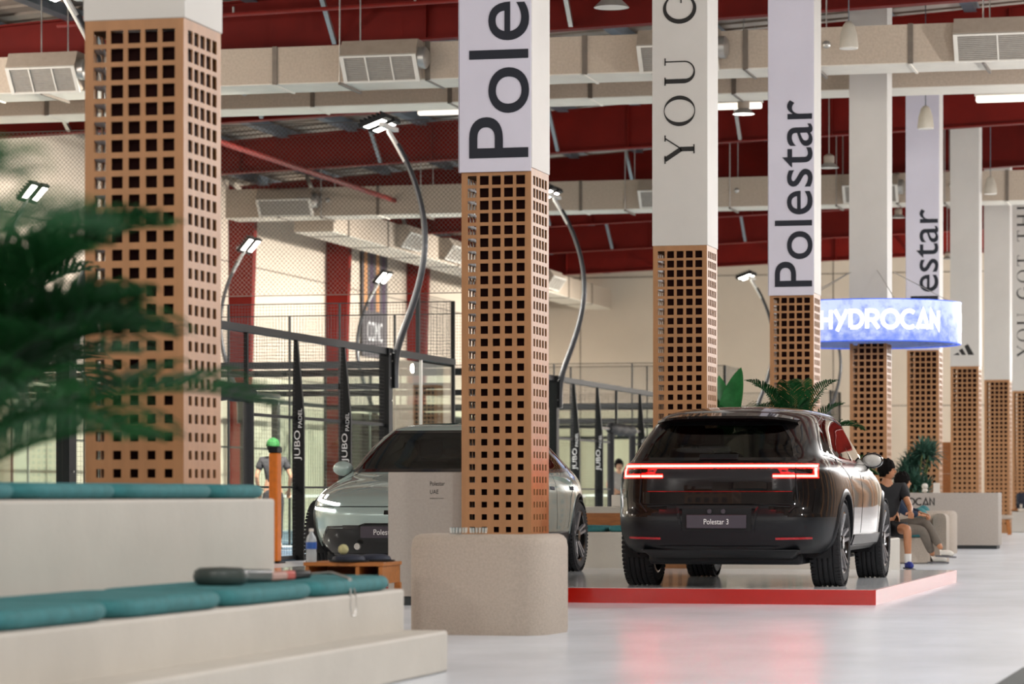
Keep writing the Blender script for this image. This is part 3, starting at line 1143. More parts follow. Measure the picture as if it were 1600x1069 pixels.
# centre of the word faces the camera
cw = .295
cs = 2.10 / (dwidth('HYDROCAN') * cw)
tw = 2.10 - .34
amid = math.atan2(-RC[1], -RC[0])
for rep, off in ((0, 0.02), (1, 2 * PI / 3), (2, 4 * PI / 3)):
    a_start = amid + off - tw / 2 / RR
    fn = lambda p, d, a_start=a_start: ((RR + d) * math.cos(a_start + p[0] * cs / RR), (RR + d) * math.sin(a_start + p[0] * cs / RR), .185 + p[1])
    display_text('HYDROCAN', cw, fn, 'ringtext', t, d0=.002, d1=.006, sub=True)
for a in (0.4, 1.7, 2.9, 4.0, 5.1):
    p = (RR * math.cos(a), RR * math.sin(a), .65)
    q = (.38 * math.cos(a), .38 * math.sin(a), 1.18)
    MB().tube([p, q], .006, 6).build('suspension_cable', 'steel', t)

# ------------------------------------------------------------------ pendant lamps, tube lights


def bell_lamp(x, y, z, label, sc=1., lit=False):
    t = thing('bay_lamp', label, 'lamp', (x, y, z), 0, 'industrial bay lamps')
    MB().lathe([(.26 * sc, 0), (.25 * sc, .012), (.13 * sc, .13 * sc), (.12 * sc, .13 * sc), (.255 * sc, -.0)], 24, caps=False).build('reflector', 'steel', t, smooth=True)
    MB().lathe([(.12 * sc, .13 * sc), (.14 * sc, .15 * sc), (.14 * sc, .3 * sc), (.1 * sc, .34 * sc), (.05 * sc, .36 * sc)], 18).build('ballast_housing', 'ventbox', t, smooth=True)
    MB().lathe([(.0, .01), (.24 * sc, .004), (.24 * sc, .012), (0, .02)], 20).build('lens', 'lampglow' if lit else 'vent', t)
    MB().tube([(0, 0, .36 * sc), (0, 0, roofz(x) - z - .1)], .01, 6).build('chain', 'steel', t)
    return t


bell_lamp(-7.9, 37.2, 6.96, 'large bell lamp near the top edge between second and third columns', .85)
bell_lamp(-8.75, 52.1, 7.45, 'lit disc lamp below the ducts between third and fourth columns', .75, True)
bell_lamp(-8.34, 59.7, 7.30, 'bell lamp just right of the fourth column', .75)
bell_lamp(-8.43, 72.0, 7.40, 'small bell lamp right of the fifth column shaft', .62)
bell_lamp(-8.14, 80.4, 7.05, 'smallest bell lamp hanging right of the sixth column', .5)


def glass_pendant(x, y, z, label, sc=1.):
    t = thing('pendant_lamp', label, 'lamp', (x, y, z), 0, 'pale shaded pendants')
    MB().lathe([(.135 * sc, 0), (.14 * sc, .03), (.12 * sc, .2 * sc), (.08 * sc, .33 * sc), (.04 * sc, .38 * sc), (.0, .39 * sc)], 20).build('shade', 'acrylic', t, smooth=True)
    MB().lathe([(.0, -.012), (.13 * sc, -.01), (.137 * sc, 0), (0, .01)], 20).build('rim_disc', 'vent', t, smooth=True)  # flat pale disc closing the shade
    MB().tube([(0, 0, .38 * sc), (0, 0, roofz(x) - z - .1)], .009, 6).build('cord', 'purlin', t)
    return t


glass_pendant(-5.85, 43.9, 7.33, 'pale pendant in front of the nearest duct, right of the fourth column')
glass_pendant(-5.65, 52.2, 7.13, 'pale pendant in front of the sixth column lavender banner')
glass_pendant(-5.81, 66.5, 7.38, 'pale pendant in front of the eighth column')


def tube_light(x, y, z, ln, label):
    t = thing('tube_light', label, 'light', (x, y, z), 0, 'batten tube lights')
    MB().box(-ln / 2, ln / 2, -.05, .05, .05, .11).build('batten', 'vent', t)
    MB().box(-ln / 2 + .02, ln / 2 - .02, -.07, .07, -.06, .05).build('diffuser', 'tube', t, bevel=.03)
    for s in (-1, 1):
        MB().tube([(s * ln * .4, 0, .11), (s * ln * .4, 0, roofz(x) - z - .05)], .006, 6).build('hanger_rod', 'steel', t)
    return t


tube_light(-14.9, 56, 8.16, 1.5, 'tube light left of the second column banner')
tube_light(-9.7, 55.4, 8.02, 1.5, 'tube light right of the third column, above the disc lamp')
tube_light(-4.1, 52.5, 7.64, 1.5, 'tube light at the upper right edge under the duct')

# ------------------------------------------------------------------ display platform
t = thing('display_platform', 'low red edged display platform with glossy pale top under both cars', 'platform', (0, 0, 0))
PX0, PX1, PY0, PY1 = -10.6, -3.24, 26.05, 33.0
MB().box(PX0 + .02, PX1 - .02, PY0 + .02, PY1 - .02, .11, .13).build('glossy_deck', 'plattop', t)
MB().box(PX0, PX1, PY0, PY1, 0, .128).build('red_edge', 'platred', t)

# ------------------------------------------------------------------ cars


class CarShape:
    def __init__(s, yr, yf, wd, nr, nf, yc, zs):
        s.yr, s.yf, s.w, s.nr, s.nf, s.yc, s.zs = pchip(yr), pchip(yf), pchip(wd), pchip(nr), pchip(nf), yc, zs

    def side_x(s, y, z):
        w_ = s.w(z)
        if y >= s.yc:
            v = (y - s.yc) / (s.yf(z) - s.yc)
            n_ = s.nf(z)
        else:
            v = (s.yc - y) / (s.yc - s.yr(z))
            n_ = s.nr(z)
        return w_ * max(0., 1 - min(1, v) ** n_) ** (1 / n_)

    def rear_y(s, x, z):
        u = min(1, abs(x) / max(1e-3, s.w(z)))
        n_ = s.nr(z)
        return s.yc - (s.yc - s.yr(z)) * max(0., 1 - u ** n_) ** (1 / n_)

    def front_y(s, x, z):
        u = min(1, abs(x) / max(1e-3, s.w(z)))
        n_ = s.nf(z)
        return s.yc + (s.yf(z) - s.yc) * max(0., 1 - u ** n_) ** (1 / n_)

    def ring(s, z, N1=26, N2=72):
        pts = []
        for (n_, end, sg) in ((s.nf(z), s.yf(z), 1), (s.nr(z), s.yr(z), -1)):
            a = 2 ** (-1 / n_)
            q = []
            for k in range(N1):
                u = a * k / N1
                q.append((u, (1 - u ** n_) ** (1 / n_)))
            for k in range(N2 + 1):
                v = a * (1 - k / N2)
                q.append(((1 - v ** n_) ** (1 / n_), v))
            q = [(s.w(z) * u, s.yc + (end - s.yc) * v) for u, v in q]
            pts.append(q)
        right = pts[0] + pts[1][::-1][1:]
        left = [(-x, y) for x, y in right[::-1][1:-1]]
        return [(x, y, z) for x, y in right + left]

    def map_rear(s, p, d):
        return (p[0], s.rear_y(p[0], p[1]) - d, p[1])

    def map_front(s, p, d):
        return (p[0], s.front_y(p[0], p[1]) + d, p[1])

    def map_side(s, sg):
        return lambda p, d: (sg * (s.side_x(p[0], p[1]) + d), p[0], p[1])


def inpoly(p, poly):
    x, y = p
    r = False
    j = len(poly) - 1
    for i in range(len(poly)):
        xi, yi = poly[i]
        xj, yj = poly[j]
        if (yi > y) != (yj > y) and x < (xj - xi) * (y - yi) / (yj - yi) + xi:
            r = not r
        j = i
    return r


def densify(poly, step=.06, closed=True):
    out = []
    n_ = len(poly)
    for k in range(n_ if closed else n_ - 1):
        a, b = Vector(poly[k]), Vector(poly[(k + 1) % n_])
        m_ = max(1, int((b - a).length / step))
        for q in range(m_):
            out.append(tuple(a + (b - a) * q / m_))
    if not closed:
        out.append(tuple(poly[-1]))
    return out


def car_shell(shape, root, classify, mats):
    rings = [shape.ring(z) for z in shape.zs]
    n_ = len(rings[0])
    groups = {}
    for k in range(len(rings) - 1):
        for j in range(n_):
            j2 = (j + 1) % n_
            q = (rings[k][j], rings[k][j2], rings[k + 1][j2], rings[k + 1][j])
            c_ = [sum(p[i] for p in q) / 4 for i in range(3)]
            key = classify(*c_)
            if key is None:
                continue
            groups.setdefault(key, []).append(((k, j), (k, j2), (k + 1, j2), (k + 1, j)))
    out = {}
    for key, fs in groups.items():
        m = MB()
        idx = {}
        for f in fs:
            ff = []
            for (a, b) in f:
                if (a, b) not in idx:
                    idx[(a, b)] = len(m.v)
                    m.v.append(rings[a][b])
                ff.append(idx[(a, b)])
            m.f.append(ff)
        nm, mt = mats[key]
        o = m.build(nm, mt, root, smooth=True, fix=False, angle=60)
        out[key] = o
    return out


def wheel(parent, x, y, r, wd, side, spokes=5, rim=.27, style=0):
    """side +1: outer face towards +X"""
    t = MB()
    hw = wd / 2
    prof = [(rim, -hw + .01), (rim + .03, -hw), (r - .05, -hw), (r - .012, -hw + .03)]
    for q in (-.085, -.045, 0, .045, .085):
        prof += [(r - .002, q * wd / .26 - .016), (r, q * wd / .26 - .012), (r, q * wd / .26 + .012), (r - .002, q * wd / .26 + .016), (r - .012, q * wd / .26 + .019), (r - .012, q * wd / .26 + .021)]
    prof += [(r - .012, hw - .03), (r - .05, hw), (rim + .03, hw), (rim, hw - .01)]
    t.lathe(prof, 48, (x, y, r), 'x', caps=False)
    w_ = t.build('wheel', 'rubber', parent, smooth=True, angle=30)
    # tread blocks across the shoulders
    tb = MB()
    for k in range(60):
        a = 2 * PI * k / 60
        for s in (-1, 1):
            c_ = Vector((x + s * hw * .80, y + (r - .004) * math.cos(a), r + (r - .004) * math.sin(a)))
            m4 = Matrix.Translation(c_) @ Matrix.Rotation(a, 4, 'X')
            i0 = len(tb.v)
            tb.box(-.022, .022, -.006, .006, -.012, .012)
            tb.xform(m4, i0)
    tb.build('tread_blocks', 'rubber', w_, kind='stuff', fix=False)
    b = MB().lathe([(rim - .02, -hw + .02), (rim, -hw + .01), (rim, hw - .01), (rim - .015, hw - .008), (rim - .03, hw - .03), (rim - .03, -hw + .02)], 40, (x, y, r), 'x', caps=False)
    b.build('rim', 'alloyblack', w_, smooth=True)
    d = MB().lathe([(.02, -.03), (.19, -.03), (.19, 0), (.02, 0)], 28, (x + side * .02, y, r), 'x')
    d.build('brake_disc', 'steel', w_, smooth=True)
    xo = x + side * (hw - .035)
    sp = MB()
    for k in range(spokes):
        a = 2 * PI * k / spokes + .3
        for off in (-.13, .13):
            p0 = Vector((xo - side * .02, y + .05 * math.cos(a + off * 2), r + .05 * math.sin(a + off * 2)))
            p1 = Vector((xo + side * .018, y + (rim - .012) * math.cos(a + off * (1 if style else 1.35)), r + (rim - .012) * math.sin(a + off * (1 if style else 1.35))))
            sp.bar(p0, p1, .026, .03, up=(1, 0, 0))
    sp.build('spokes', 'alloy', w_)
    MB().lathe([(.0, side * .02), (.055, side * .02), (.065, 0), (.0, 0)], 16, (xo, y, r), 'x').build('hub_cap', 'alloyblack', w_, smooth=True)
    return w_


def wheel_arch(shape, parent, y, r, r_in, r_out, m, zmin):
    for sg in (-1, 1):
        fn = shape.map_side(sg)
        lip = MB()
        N = 40
        rows = []
        for k in range(N + 1):
            a = PI * (-.17 + 1.34 * k / N)
            row = []
            for (rr, d) in ((r_out, .002), ((r_in + r_out) / 2, .016), (r_in, .014), (r_in, -.09)):
                p = (y + rr * math.cos(a), max(zmin, r + rr * math.sin(a)))
                row.append(fn(p, d))
            rows.append(row)
        for row in rows:
            lip.v += row
        for k in range(N):
            for j in range(3):
                a, b = k * 4 + j, (k + 1) * 4 + j
                lip.f.append([a, a + 1, b + 1, b])
        lip.build('wheel_arch', m, parent, smooth=True)
        ln = MB()
        x1 = sg * (shape.w(r) - .05)
        x0 = sg * (shape.w(r) - .42)
        ln.lathe([(r_in + .015, x0), (r_in + .015, x1)], 30, (0, y, r), 'x', a0=-.3, a1=PI + .3)
        ln.lathe([(.0, x0), (r_in + .015, x0)], 30, (0, y, r), 'x', a0=-.3, a1=PI + .3)
        ln.build('wheel_well', 'darkcore', parent, fix=False)


def car_seat(parent, x, y, z):
    s = MB()
    s.box(x - .24, x + .24, y - .22, y + .26, z, z + .16)
    s.hexa([(x - .23, y - .34, z + .08), (x + .23, y - .34, z + .08), (x - .23, y - .18, z + .08), (x + .23, y - .18, z + .08), (x - .20, y - .52, z + .68), (x + .20, y - .52, z + .68), (x - .20, y - .42, z + .68), (x + .20, y - .42, z + .68)])
    s.box(x - .13, x + .13, y - .55, y - .46, z + .71, z + .90)
    s.build('seat', 'seat', parent, bevel=.04)


def interior(parent, zfloor, yr, yf, ydash):
    MB().box(-.75, .75, yr, yf, zfloor, zfloor + .06).box(-.72, .72, ydash - .1, ydash + .45, zfloor + .05, zfloor + .55).build('cabin_floor', 'carint', parent, bevel=.03)
    for x in (-.4, .4):
        car_seat(parent, x, ydash - .75, zfloor + .1)
        car_seat(parent, x, ydash - 1.72, zfloor + .12)
    MB().tube([(-.4 + .18 * math.cos(a), ydash - .22 + .05 * math.sin(a), zfloor + .62 + .17 * math.sin(a)) for a in [2 * PI * k / 16 for k in range(16)]], .015, 6, closed=True).build('steering_wheel', 'carint', parent, smooth=True)


def mirror(parent, sg, x, y, z, m):
    b = MB().sphere((0, 0, 0), (.105, .085, .075), 16, 10)
    b.v = [(p[0], max(p[1], -.04), p[2]) for p in b.v]
    b.xform(Matrix.Translation((sg * (x + .055), y, z)))
    o = b.build('door_mirror', m, parent, smooth=True)
    MB().bar((sg * (x - .10), y + .02, z - .08), (sg * (x + .03), y, z - .04), .03, .06).build('mirror_arm', 'alloyblack', o)
    g = MB().sphere((0, 0, 0), (.09, .004, .06), 14, 8).xform(Matrix.Translation((sg * (x + .055), y - .043, z)))
    g.build('mirror_glass', 'steel', o, smooth=True)


def window(shape, root, name, poly, fn, m='carglass', gasket=True, hw=.014, step=.05):
    """glass patch over a 2D polygon: grid clipped to the polygon, plus a black gasket around it"""
    if gasket:
        d = densify(poly, .04)
        MB().strip(d, hw, fn, -.01, .006, closed=True).build('window_gasket', 'alloyblack', root)


# ---- black SUV
lay = [.30, .32, .35, .39, .43, .47, .51, .55, .58, .60, .615, .63, .65, .68, .71, .74, .77, .80, .83, .86, .885, .91, .93, .95, .965, .98, .995, 1.01, 1.025, 1.04, 1.05, 1.06, 1.07, 1.08, 1.09, 1.10, 1.115, 1.13, 1.15, 1.17, 1.19, 1.21, 1.23, 1.25, 1.27, 1.29, 1.31, 1.33, 1.35, 1.37, 1.39, 1.41, 1.43, 1.445, 1.46, 1.475, 1.49, 1.505, 1.52, 1.53, 1.54, 1.55, 1.56, 1.57, 1.578, 1.586, 1.593, 1.60, 1.606, 1.61, 1.614]
suv = CarShape(
    yr=[(.28, -.78), (.34, -.90), (.45, -.985), (.58, -1.03), (.64, -1.02), (.68, -.985), (.80, -.965), (.95, -.975), (1.04, -1.00), (1.075, -1.0), (1.10, -.95), (1.14, -.90), (1.25, -.80), (1.40, -.62), (1.46, -.55), (1.50, -.50), (1.54, -.38), (1.58, -.02), (1.605, .5), (1.614, 1.0)],
    yf=[(.28, 3.66), (.40, 3.84), (.55, 3.87), (.70, 3.84), (.82, 3.74), (.90, 3.55), (.97, 3.2), (1.02, 2.85), (1.06, 2.58), (1.09, 2.46), (1.2, 2.22), (1.35, 1.86), (1.46, 1.58), (1.54, 1.42), (1.58, 1.32), (1.605, 1.18), (1.614, 1.02)],
    wd=[(.28, .86), (.36, .94), (.45, .965), (.62, .978), (.80, .984), (.93, .972), (1.02, .95), (1.07, .925), (1.10, .90), (1.2, .855), (1.35, .785), (1.45, .735), (1.50, .70), (1.54, .645), (1.575, .54), (1.60, .36), (1.61, .2), (1.614, .02)],
    nr=[(.28, 5.5), (.6, 6.6), (1.0, 7.0), (1.1, 6.0), (1.3, 5.5), (1.5, 4.4), (1.6, 2.6)],
    nf=[(.28, 4.), (.8, 4.2), (1.0, 4.2), (1.3, 4.4), (1.5, 4.0), (1.6, 2.6)],
    yc=1.35, zs=lay)
car = thing('car', 'glossy black SUV seen from behind, red light bar lit, on the display platform', 'car', (-4.60, 27.02, .13))
WB, WR = 2.985, .385
rear_poly = [(-.66, 1.115), (.66, 1.115), (.60, 1.30), (.50, 1.425), (-.50, 1.425), (-.60, 1.30)]
front_poly = [(-.72, 1.10), (.72, 1.10), (.60, 1.50), (-.60, 1.50)]
side_poly = [(-.42, 1.17), (.3, 1.115), (1.3, 1.10), (2.20, 1.10), (1.85, 1.30), (1.45, 1.46), (1.1, 1.505), (.5, 1.50), (.0, 1.43), (-.30, 1.28)]


def classify_suv(x, y, z):
    for ya in (0, WB):
        if abs(x) > .6 and (y - ya) ** 2 + (z - WR) ** 2 < .445 ** 2:
            return None
    if z > 1.09:
        if y < .2 and abs(x) < .7 and y < suv.rear_y(x, z) + .05 and inpoly((x, z), rear_poly):
            return 'rw'
        if y > 1.2 and y > suv.front_y(x, z) - .05 and inpoly((x, z), front_poly):
            return 'fw'
        if abs(x) > .5 and inpoly((y, z), side_poly) and abs(abs(x) - suv.side_x(y, z)) < .04:
            return 'swr' if x > 0 else 'swl'
    lim = .60
    if y < 0:
        lim = .62 + .09 * max(0, min(1, (.62 - abs(x)) / .2))
    if z < (lim if (y < -.3 or y > WB + .3) else .42):
        return 'bumper' if y < 1.4 else 'fbumper'
    return 'body'


sh = car_shell(suv, car, classify_suv, dict(body=('body', 'carblack'), bumper=('rear_bumper', 'clad'), fbumper=('front_bumper', 'clad'), rw=('rear_window', 'carglass'), fw=('windscreen', 'carglass'), swr=('side_window', 'carglass'), swl=('side_window', 'carglass')))
window(suv, car, 'rear', rear_poly, suv.map_rear)
window(suv, car, 'front', front_poly, suv.map_front)
for sg in (-1, 1):
    window(suv, car, 'side', side_poly, suv.map_side(sg), hw=.012)
    fn = suv.map_side(sg)
    # pillars between the side panes, shut lines, handle
    for (ya, yb) in ((1.02, .95), (.02, -.02)):
        MB().strip([(ya, 1.10), (yb, 1.50 if ya > .5 else 1.42)], .035, fn, -.01, .005).build('pillar', 'alloyblack', car)
    for ln in ([(2.32, 1.06), (2.36, .80), (2.30, .46)], [(1.08, 1.08), (1.10, .80), (1.05, .46)], [(.30, .98), (.42, .80), (.50, .70), (.55, .46)], [(-.05, 1.10), (.28, .98)]):
        MB().strip(densify(ln, .05, False), .004, fn, -.004, .002).build('shut_line', 'darkcore', car)
    for yy in (1.25, .25 + .2):
        MB().strip([(yy, .96), (yy + .2, .965)], .014, fn, -.005, .003).build('door_handle', 'alloyblack', car)
    MB().strip([(.55, .40), (2.45, .40)], .05, fn, -.01, .02).build('sill', 'clad', car, bevel=.01)
for ya in (0, WB):
    wheel_arch(suv, car, ya, WR, .425, .475, 'clad', .28)
    for sg in (-1, 1):
        wheel(car, sg * .835, ya, WR, .27, sg, 5, .272)
mirror(car, 1, .90, 2.02, 1.13, 'carblack')
mirror(car, -1, .90, 2.02, 1.13, 'carblack')
interior(car, .42, -.4, 2.3, 2.15)
# underbody and suspension
MB().box(-.68, .68, -.62, 3.4, .20, .34).build('underbody', 'clad', car, bevel=.04)
for sg in (-1, 1):
    MB().hexa([(sg * .30, -.2, .22), (sg * .70, -.1, .22), (sg * .30, .1, .22), (sg * .70, .1, .22), (sg * .34, -.2, .30), (sg * .70, -.1, .34), (sg * .34, .1, .30), (sg * .70, .1, .34)]).build('suspension_arm', 'grey', car, bevel=.02)
MB().hexa([(-.62, -.80, .27), (.62, -.80, .27), (-.62, -.5, .24), (.62, -.5, .24), (-.70, -.90, .335), (.70, -.90, .335), (-.70, -.5, .335), (.70, -.5, .335)]).build('diffuser', 'clad', car, bevel=.02)
mr = suv.map_rear
MB().prism(densify([(-.46, .325), (.46, .325), (.52, .365), (-.52, .365)], .08), mr, -.02, .004).build('diffuser_slot', 'darkcore', car)
for sg in (-1, 1):
    MB().strip(densify([(sg * .50, .43), (sg * .80, .435)], .05, False), .010, mr, -.01, .006).build('rear_reflector', 'reflector', car)
    # tall dark air blade at the bumper corner
    MB().strip(densify([(sg * .83, .66), (sg * .85, .86)], .04, False), .022, mr, -.01, .004).build('air_blade', 'alloyblack', car)
# plate recess and plate
MB().strip(densify([(-.31, .50), (.31, .50), (.345, .70), (-.345, .70)], .05), .012, mr, -.02, .012, closed=True).build('plate_recess', 'clad', car)
MB().box(-.30, .30, -1.032, -.95, .50, .69).build('plate_backing', 'darkcore', car)
pl = MB().box(-.26, .26, -1.046, -1.03, .52, .635).build('number_plate', 'plate', car, bevel=.004)
lettering('Polestar 3', .215, .046, plane_fn((-.1075, -1.047, .554), (1, 0, 0), (0, 0, 1), (0, -1, 0)), 'whiteprint', pl)
for x in (-.06, .06):
    MB().lathe([(.0, -.01), (.02, -.01), (.02, 0)], 10, (x, -1.035, .665), 'y').build('plate_lamp', 'plate', car)
# light bar: housing, full-width bar, C-shaped ends
for (hw_, m_, d0, d1, nm) in ((.019, 'tail', .001, .010, 'light_bar'), (.009, 'tailcore', .002, .013, 'light_core')):
    MB().strip(densify([(-.838, 1.055), (.838, 1.055)], .04, False), hw_, mr, d0, d1).build(nm, m_, car)
    for sg in (-1, 1):
        MB().strip(densify([(sg * .826, 1.055), (sg * .834, .968), (sg * .48, .968)], .03, False), hw_ * .85, mr, d0, d1).build(nm, m_, car)
for sg in (-1, 1):
    MB().prism(densify([(sg * .81, 1.035), (sg * .815, .985), (sg * .55, .985), (sg * .52, 1.035)], .06), mr, -.012, .003).build('lamp_housing', 'reflector', car)
    MB().strip(densify([(sg * .675, 1.10), (sg * .675, .94), (sg * .69, .74), (sg * .62, .66)], .04, False), .005, mr, -.01, .0135).build('shut_line', 'darkcore', car)
MB().strip(densify([(-.62, .705), (-.4, .72), (.4, .72), (.62, .705)], .05, False), .005, mr, -.004, .003).build('shut_line', 'darkcore', car)
MB().strip(densify([(-.66, .78), (.66, .78)], .05, False), .06, mr, -.02, .010).build('tailgate_step', 'carblack', car, bevel=.01)
# rear camera / wiper cover below the glass and spoiler above it
MB().strip(densify([(-.17, 1.135), (.17, 1.135)], .05, False), .022, mr, -.01, .022).build('wiper_cover', 'clad', car, bevel=.008)
sp = MB()
n_ = 24
for k in range(n_ + 1):
    x = -.62 + 1.24 * k / n_
    yb = suv.rear_y(x * .95, 1.44)
    fall = .035 * (x / .62) ** 4
    sp.v += [(x, yb + .30, 1.55 - fall * 2), (x, yb - .09 + fall, 1.492 - fall), (x, yb - .10 + fall, 1.472 - fall), (x, yb + .02, 1.445 - fall)]
for k in range(n_):
    for j in range(3):
        a, b = 4 * k + j, 4 * (k + 1) + j
        sp.f.append([a, a + 1, b + 1, b])
sp.build('spoiler', 'carblack', car, smooth=True)

# ---- silver blue coupe crossover
lay2 = [.22, .25, .28, .32, .36, .40, .43, .46, .49, .52, .55, .58, .61, .635, .66, .685, .71, .735, .76, .785, .81, .83, .85, .87, .885, .90, .915, .93, .945, .96, .975, .985, .995, 1.005, 1.015, 1.025, 1.035, 1.045, 1.06, 1.08, 1.10, 1.12, 1.14, 1.16, 1.18, 1.20, 1.22, 1.24, 1.26, 1.28, 1.30, 1.32, 1.34, 1.36, 1.38, 1.40, 1.415, 1.43, 1.445, 1.46, 1.47, 1.48, 1.49, 1.498, 1.506, 1.513, 1.52, 1.526, 1.53, 1.534]
cpe = CarShape(
    yr=[(.22, -.62), (.35, -.80), (.55, -.90), (.75, -.92), (.95, -.93), (1.02, -.90), (1.06, -.80), (1.12, -.62), (1.22, -.30), (1.34, .05), (1.44, .42), (1.50, .78), (1.525, 1.05), (1.534, 1.2)],
    yf=[(.22, 3.72), (.35, 3.84), (.50, 3.89), (.62, 3.89), (.70, 3.84), (.78, 3.70), (.86, 3.42), (.93, 3.05), (.98, 2.74), (1.02, 2.55), (1.05, 2.46), (1.15, 2.26), (1.30, 1.95), (1.42, 1.70), (1.48, 1.56), (1.515, 1.42), (1.534, 1.22)],
    wd=[(.22, .88), (.32, .955), (.45, .985), (.65, 1.0), (.80, 1.0), (.90, .985), (.98, .955), (1.03, .925), (1.08, .895), (1.2, .835), (1.32, .765), (1.42, .69), (1.47, .63), (1.505, .52), (1.525, .32), (1.534, .02)],
    nr=[(.2, 4.2), (.8, 4.4), (1.1, 4.0), (1.4, 4.2), (1.5, 3), (1.534, 2.4)],
    nf=[(.2, 3.8), (.8, 4.0), (1.0, 4.2), (1.3, 4.6), (1.48, 3.6), (1.534, 2.4)],
    yc=1.35, zs=lay2)
car2 = thing('car', 'silver blue coupe SUV facing left behind the second column, headlights lit', 'car', (-8.02, 31.55, .13), PI)
WB2, WR2 = 2.999, .375
fp2 = [(-.78, 1.045), (.78, 1.045), (.72, 1.2), (.58, 1.44), (-.58, 1.44), (-.72, 1.2)]
sp2 = [(-.30, 1.09), (.5, 1.055), (1.4, 1.04), (2.26, 1.045), (1.95, 1.22), (1.62, 1.37), (1.25, 1.435), (.85, 1.42), (.45, 1.35), (.05, 1.22)]
gp2 = [(-.80, .24), (.80, .24), (.62, .50), (.28, .51), (.22, .53), (-.22, .53), (-.28, .51), (-.62, .50)]


def classify_cpe(x, y, z):
    for ya in (0, WB2):
        if abs(x) > .6 and (y - ya) ** 2 + (z - WR2) ** 2 < .43 ** 2:
            return None
    if z > 1.035:
        if y > 1.2 and y > cpe.front_y(x, z) - .05 and inpoly((x, z), fp2):
            return 'fw'
        if abs(x) > .5 and inpoly((y, z), sp2) and abs(abs(x) - cpe.side_x(y, z)) < .04:
            return 'swr' if x > 0 else 'swl'
    if y > 3.2 and inpoly((x, z), gp2):
        return 'grille'
    lo = .44 if .35 < y < 2.6 else .33
    if .35 < y < .75:
        lo = .44 - (.75 - y) * .1
    if z < lo:
        return 'clad'
    return 'body'


car_shell(cpe, car2, classify_cpe, dict(body=('body', 'carblue'), clad=('lower_cladding', 'clad'), grille=('lower_grille', 'alloyblack'), fw=('windscreen', 'carglass'), swr=('side_window', 'carglass'), swl=('side_window', 'carglass')))
window(cpe, car2, 'front', fp2, cpe.map_front, hw=.016)
mf = cpe.map_front
MB().strip(densify(gp2, .06), .010, mf, -.01, .004, closed=True).build('grille_surround', 'alloyblack', car2)
for sg in (-1, 1):
    fn = cpe.map_side(sg)
    window(cpe, car2, 'side', sp2, fn, hw=.016)
    MB().strip([(1.10, 1.05), (1.06, 1.42)], .04, fn, -.01, .005).build('pillar', 'alloyblack', car2)
    MB().strip([(.18, 1.08), (.14, 1.25)], .03, fn, -.01, .005).build('pillar', 'alloyblack', car2)
    for ln in ([(2.40, 1.0), (2.44, .75), (2.36, .46)], [(1.14, 1.03), (1.16, .75), (1.10, .46)], [(.22, 1.06), (.30, .92), (.50, .78), (.58, .46)]):
        MB().strip(densify(ln, .05, False), .004, fn, -.004, .002).build('shut_line', 'darkcore', car2)
    for yy in (1.25, .34):
        MB().strip([(yy, .87), (yy + .17, .875)], .018, fn, -.005, .008).build('door_handle', 'cap', car2, bevel=.004)
    # split headlamp: angled upper blade, T-shaped lower blade on a dark base
    MB().prism(densify([(sg * .52, .735), (sg * .90, .80), (sg * .915, .72), (sg * .56, .675)], .06), mf, -.02, .003).build('lamp_base', 'alloyblack', car2)
    MB().strip(densify([(sg * .885, .86), (sg * .915, .775), (sg * .50, .715)], .035, False), .012, mf, -.01, .012).build('upper_light_blade', 'headlamp', car2)
    for q in (.80, .72):
        MB().strip([(sg * q, .775), (sg * q, .81)], .016, mf, -.01, .008).build('lamp_lens', 'headlamp', car2)
    MB().strip(densify([(sg * .53, .655), (sg * .93, .685), (sg * .945, .53)], .035, False), .012, mf, -.01, .012).build('lower_light_blade', 'headlamp', car2)
    MB().strip(densify([(sg * .945, .53), (sg * .95, .40)], .035, False), .02, mf, -.01, .006).build('air_curtain', 'alloyblack', car2)
    MB().strip(densify([(sg * .70, 1.03), (sg * .80, .90), (sg * .84, .80)], .04, False), .004, mf, -.004, .003).build('bonnet_line', 'darkcore', car2)
    mirror(car2, sg, .93, 2.08, 1.07, 'carblue')
    MB().strip([(.6, .38), (2.4, .36)], .05, fn, -.01, .015).build('sill', 'clad', car2, bevel=.01)
for ya in (0, WB2):
    wheel_arch(cpe, car2, ya, WR2, .415, .445, 'clad', .26)
    for sg in (-1, 1):
        wheel(car2, sg * .86, ya, WR2, .26, sg, 5, .268, 1)
MB().strip(densify([(-.84, .695), (.84, .695)], .05, False), .004, mf, -.004, .003).build('bonnet_line', 'darkcore', car2)
MB().strip([(-.035, .64), (.035, .64)], .02, mf, -.005, .004).build('front_sensor', 'alloyblack', car2)
pl = MB().box(-.26, .26, 3.86, 3.90, .40, .51).build('number_plate', 'plate', car2, bevel=.004)
lettering('Polestar 4', .26, .052, plane_fn((.13, 3.901, .43), (-1, 0, 0), (0, 0, 1), (0, 1, 0)), 'whiteprint', pl)
for x in (-.3, .3):
    MB().lathe([(.0, .02), (.03, .02), (.035, 0)], 12, (x, 3.86, .32), 'y').build('parking_sensor', 'steel', car2)
MB().box(-.72, .72, -.5, 3.5, .16, .30).build('underbody', 'clad', car2, bevel=.04)
interior(car2, .38, -.1, 2.3, 2.15)
# tail lamp bar at the back
MB().strip(densify([(-.9, .93), (.9, .93)], .05, False), .015, cpe.map_rear, -.01, .006).build('tail_lamp', 'reflector', car2)

